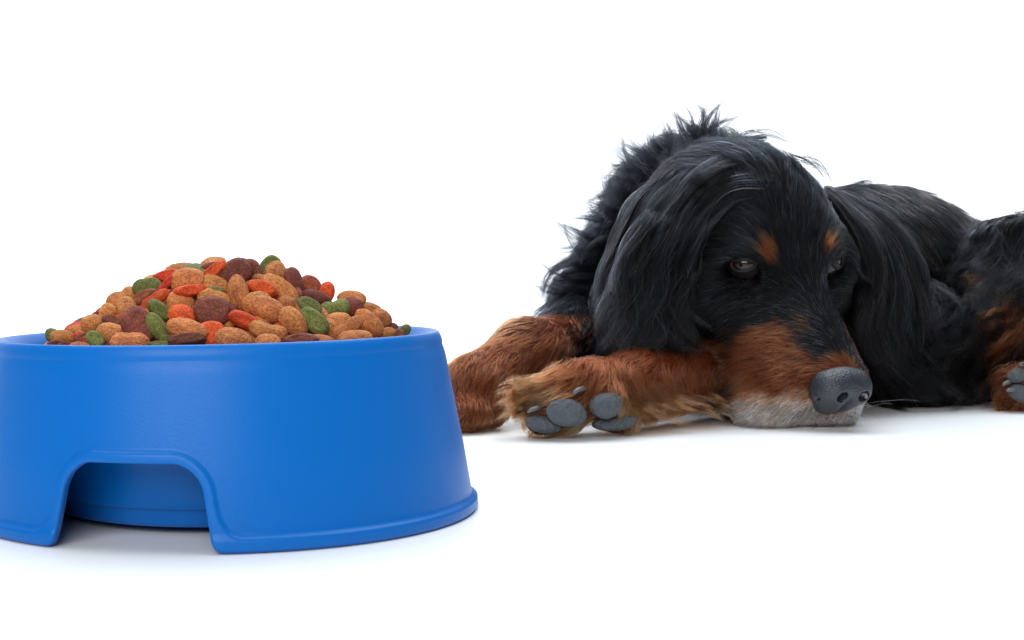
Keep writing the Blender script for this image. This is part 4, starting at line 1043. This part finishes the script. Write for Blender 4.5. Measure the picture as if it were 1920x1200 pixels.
# long hair on the chest, belly and haunch
sheet('chest_hair', [[(1600,500,.004),(1655,575,.006),(1710,645,.010),(1765,710,.012),(1815,762,.012)],
        [(1612,580,.004),(1650,640,.006),(1690,690,.010),(1740,734,.012),(1780,758,.012)],
        [(1622,640,.004),(1642,685,.006),(1670,725,.010),(1700,748,.010),(1735,760,.010)],
        [(1632,700,.004),(1645,730,.006),(1660,755,.008),(1678,758,.008),(1695,764,.008)]], None, 6000, 90, wave=.002, thick=.008, seed=34, wl=1.3, brown=.08, lo_=.35, late=.6)
_r = random.Random(21); _L = []
for i in range(330):
    x_ = _r.uniform(1800, 1960); y_ = _r.uniform(418, 690)
    if x_ < 1850 and y_ < 470: continue
    if x_ > 1872 and y_ > 655: continue
    an = math.radians(_r.uniform(195, 285)) if y_ > 500 else math.radians(_r.uniform(170, 262))
    ln = _r.uniform(60, 125); wv = _r.uniform(.25, .8); ph = _r.uniform(0, 6.28); s0 = surf(x_, y_, 1.06)
    pt = [(x_, y_, s0 + .002)]; nx_, ny_ = x_, y_
    for k_ in range(6):
        a_ = an + wv * math.sin(ph + k_ * 1.5)
        nx_ += math.cos(a_) * ln / 6; ny_ -= math.sin(a_) * ln / 6; ny_ = min(ny_, 768)
        dd = min(s0, surf(nx_, ny_, s0)) - .006 - .012 * math.sin(min(k_ / 3, 1.5))
        v_ = at(nx_, ny_, 1.0) - CPOS
        if v_[2] < 0: dd = min(dd, (HC - .003) / -v_[2])
        pt.append((nx_, ny_, dd))
    if nx_ > 1868 and ny_ > 672: continue
    rust = (x_ > 1890 and y_ > 540 and _r.random() < .75) or (x_ > 1870 and y_ > 470 and _r.random() < .12)
    _L.append((pt, dict(n=_r.randint(16, 44), w=_r.uniform(.002, .005), tip=.3, col=TAN * .8 if rust else (np.array([.06, .035, .028]) if _r.random() < .1 else BLACK))))
locks('haunch_hair', _L, rad=.00011)
sheet('haunch_hair', [[(1880,412,1.05),(1850,425,1.03),(1845,460,1.025),(1850,500,1.02),(1840,540,1.02)],
        [(1920,402,1.05),(1890,415,1.03),(1880,460,1.025),(1885,500,1.02),(1875,530,1.02)],
        [(1970,400,1.05),(1935,412,1.03),(1915,460,1.025),(1920,500,1.02),(1905,530,1.02)]], None, 2600, 60, wave=.006, thick=.008, seed=37, wl=1.8, brown=.06, late=.4)
# foreleg fringes
sheet('paw_tuft', [[(1010,715,.003),(985,720,.008),(962,730,.89),(945,738,.89),(932,745,.89)],
        [(1000,735,.003),(975,745,.008),(958,755,.89),(945,762,.89),(938,775,.89)],
        [(995,770,.003),(980,775,.006),(968,780,.89),(960,785,.89),(955,795,.89)]], None, 420, 26, wave=.0014, thick=.003, seed=41, rad=.0001, col=TAN * 1.1, brown=.2, lo_=.4)
D0 = 1.10
locks('neck_hair', [
 ([(1290,290),(1300,250),(1295,215),(1272,190)], dict(n=16,w=.002)),([(1300,285),(1312,240),(1318,210),(1300,188)], dict(n=40,w=.003)),([(1310,280),(1322,240),(1320,215),(1326,192)], dict(n=30,w=.003)),
 ([(1130,450),(1100,460),(1080,478),(1062,490)], None),([(1130,475),(1085,480),(1050,495),(1025,515)], None),([(1125,490),(1070,492),(1032,512),(1018,545),(1020,570)], None),
 ([(1120,510),(1070,512),(1040,530),(1028,560),(1035,585)], None),([(1120,530),(1080,532),(1052,545),(1040,568),(1045,592)], None),([(1130,550),(1090,548),(1065,560),(1055,580),(1062,598)], None),
 ([(1140,560),(1100,565),(1080,580),(1075,600),(1082,615)], None),([(1150,580),(1115,585),(1098,600),(1095,620),(1108,640)], None),([(1160,600),(1130,605),(1118,625),(1120,650),(1135,665)], None),
], n=60, w=.0036, d=D0)
_r = random.Random(4); _L = []
for i in range(26):
    x_ = _r.uniform(1165, 1330); y_ = _r.uniform(742, 776) - (x_ - 1240) * .12
    dx, dy = _r.uniform(45, 85), _r.uniform(14, 34)
    d_ = .918 + (x_ - 1165) * .00018
    _L.append(([(x_, y_, surf(x_, y_, d_) + .001), (x_ + dx * .35, y_ + dy * .15, d_ - .018), (x_ + dx * .7, y_ + dy * .5, d_ - .024), (x_ + dx, min(y_ + dy, 798), d_ - .024)], dict(n=_r.randint(14, 34), w=_r.uniform(.0018, .003))))
for i in range(22):
    x_ = _r.uniform(975, 1030); y_ = _r.uniform(712, 785)
    dx, dy = -_r.uniform(35, 62), _r.uniform(-8, 16)
    _L.append(([(x_, y_, surf(x_, y_, .9) + .001), (x_ + dx * .4, y_ + dy * .2 - 5, .893), (x_ + dx * .75, y_ + dy * .6 - 3, .890), (x_ + dx, y_ + dy + 4, .890)], dict(n=_r.randint(14, 30), w=_r.uniform(.0015, .0028))))
locks('leg_feathering', _L, col=np.array([.27, .070, .024]), rad=.00010)
_r = random.Random(9)
_o = [(1340,262),(1300,272),(1262,292),(1225,312),(1195,335),(1170,362),(1155,395),(1140,425),(1125,455),(1110,485),(1100,520),(1098,550)]
_L = []
for i in range(170):
    u_ = _r.uniform(0, len(_o) - 1.001); k_ = int(u_); f_ = u_ - k_
    x_ = _o[k_][0] * (1 - f_) + _o[k_ + 1][0] * f_; y_ = _o[k_][1] * (1 - f_) + _o[k_ + 1][1] * f_
    an = math.radians(75 + u_ / 11 * 120 + _r.gauss(0, 22)); ln = _r.uniform(35, 95) * (1 + .3 * (u_ > 8)); cv = _r.uniform(-1.1, 1.1)
    pt = [(x_ - math.cos(an) * 24 + 10, y_ + math.sin(an) * 24)]
    for s_ in range(4):
        pt.append((pt[-1][0] + math.cos(an) * ln / 3, pt[-1][1] - math.sin(an) * ln / 3)); an += cv * .4
    _L.append((pt, dict(n=_r.randint(10, 46), w=_r.uniform(.0015, .0035), d=D0 + _r.uniform(-.03, .01), tip=.38)))
locks('neck_hair', _L)
_L = []
for i in range(150):
    x_ = _r.uniform(1385, 1640); y_ = _r.uniform(752, 800)
    s_ = surf(x_, y_, 9)
    if s_ > .97: continue
    dx = (-1 if x_ < 1545 else 1) * _r.uniform(6, 22); dy = _r.uniform(6, 16)
    v_ = at(x_ + dx, min(y_ + dy, 806), 1.0) - CPOS; dg = (HC - .001) / -v_[2]
    _L.append(([(x_, y_, s_ + .001), (x_ + dx * .5, y_ + dy * .4, s_ - .003), (x_ + dx, min(y_ + dy, 806), min(s_ - .004, dg))], dict(n=7, w=.0016, col=WHITE * .9 if _r.random() < .86 else BLACK * 4)))
locks('muzzle_hair', _L, rad=.00008)
locks('head_hair', [([(1480,290),(1510,300),(1535,320),(1550,340)], None),([(1400,258),(1440,252),(1470,262),(1500,270)], None),
 ([(1370,275),(1400,250),(1430,250),(1455,262)], None),([(1500,300),(1530,305),(1550,325),(1562,350)], None)], n=14, w=.0025, d=1.03)
# whiskers
def whiskers():
    P, r = [], np.random.default_rng(12)
    for x, y, dx, dy in [(1625,765,50,-10),(1628,770,70,15),(1632,755,95,-5),(1622,775,40,25),(1480,760,-60,22),(1460,750,-70,30),(1500,770,-40,28),(1440,740,-70,35),(1520,780,-20,25),(1470,775,-50,20),(1640,740,60,-40)]:
        d = surf(x, y, .93); t = np.linspace(0, 1, 12)[:, None]
        a = at(x, y, d + .001); b_ = at(x + dx * .8, y + dy * .8 - 6, d - .01); c = at(x + dx, y + dy + 4, d - .012)
        P.append((1 - t) ** 2 * a + 2 * t * (1 - t) * b_ + t * t * c)
    n = len(P); write_hair('whisker', np.array(P), np.full(n, .00007), np.tile([.10, .09, .09], (n, 1)))
whiskers()
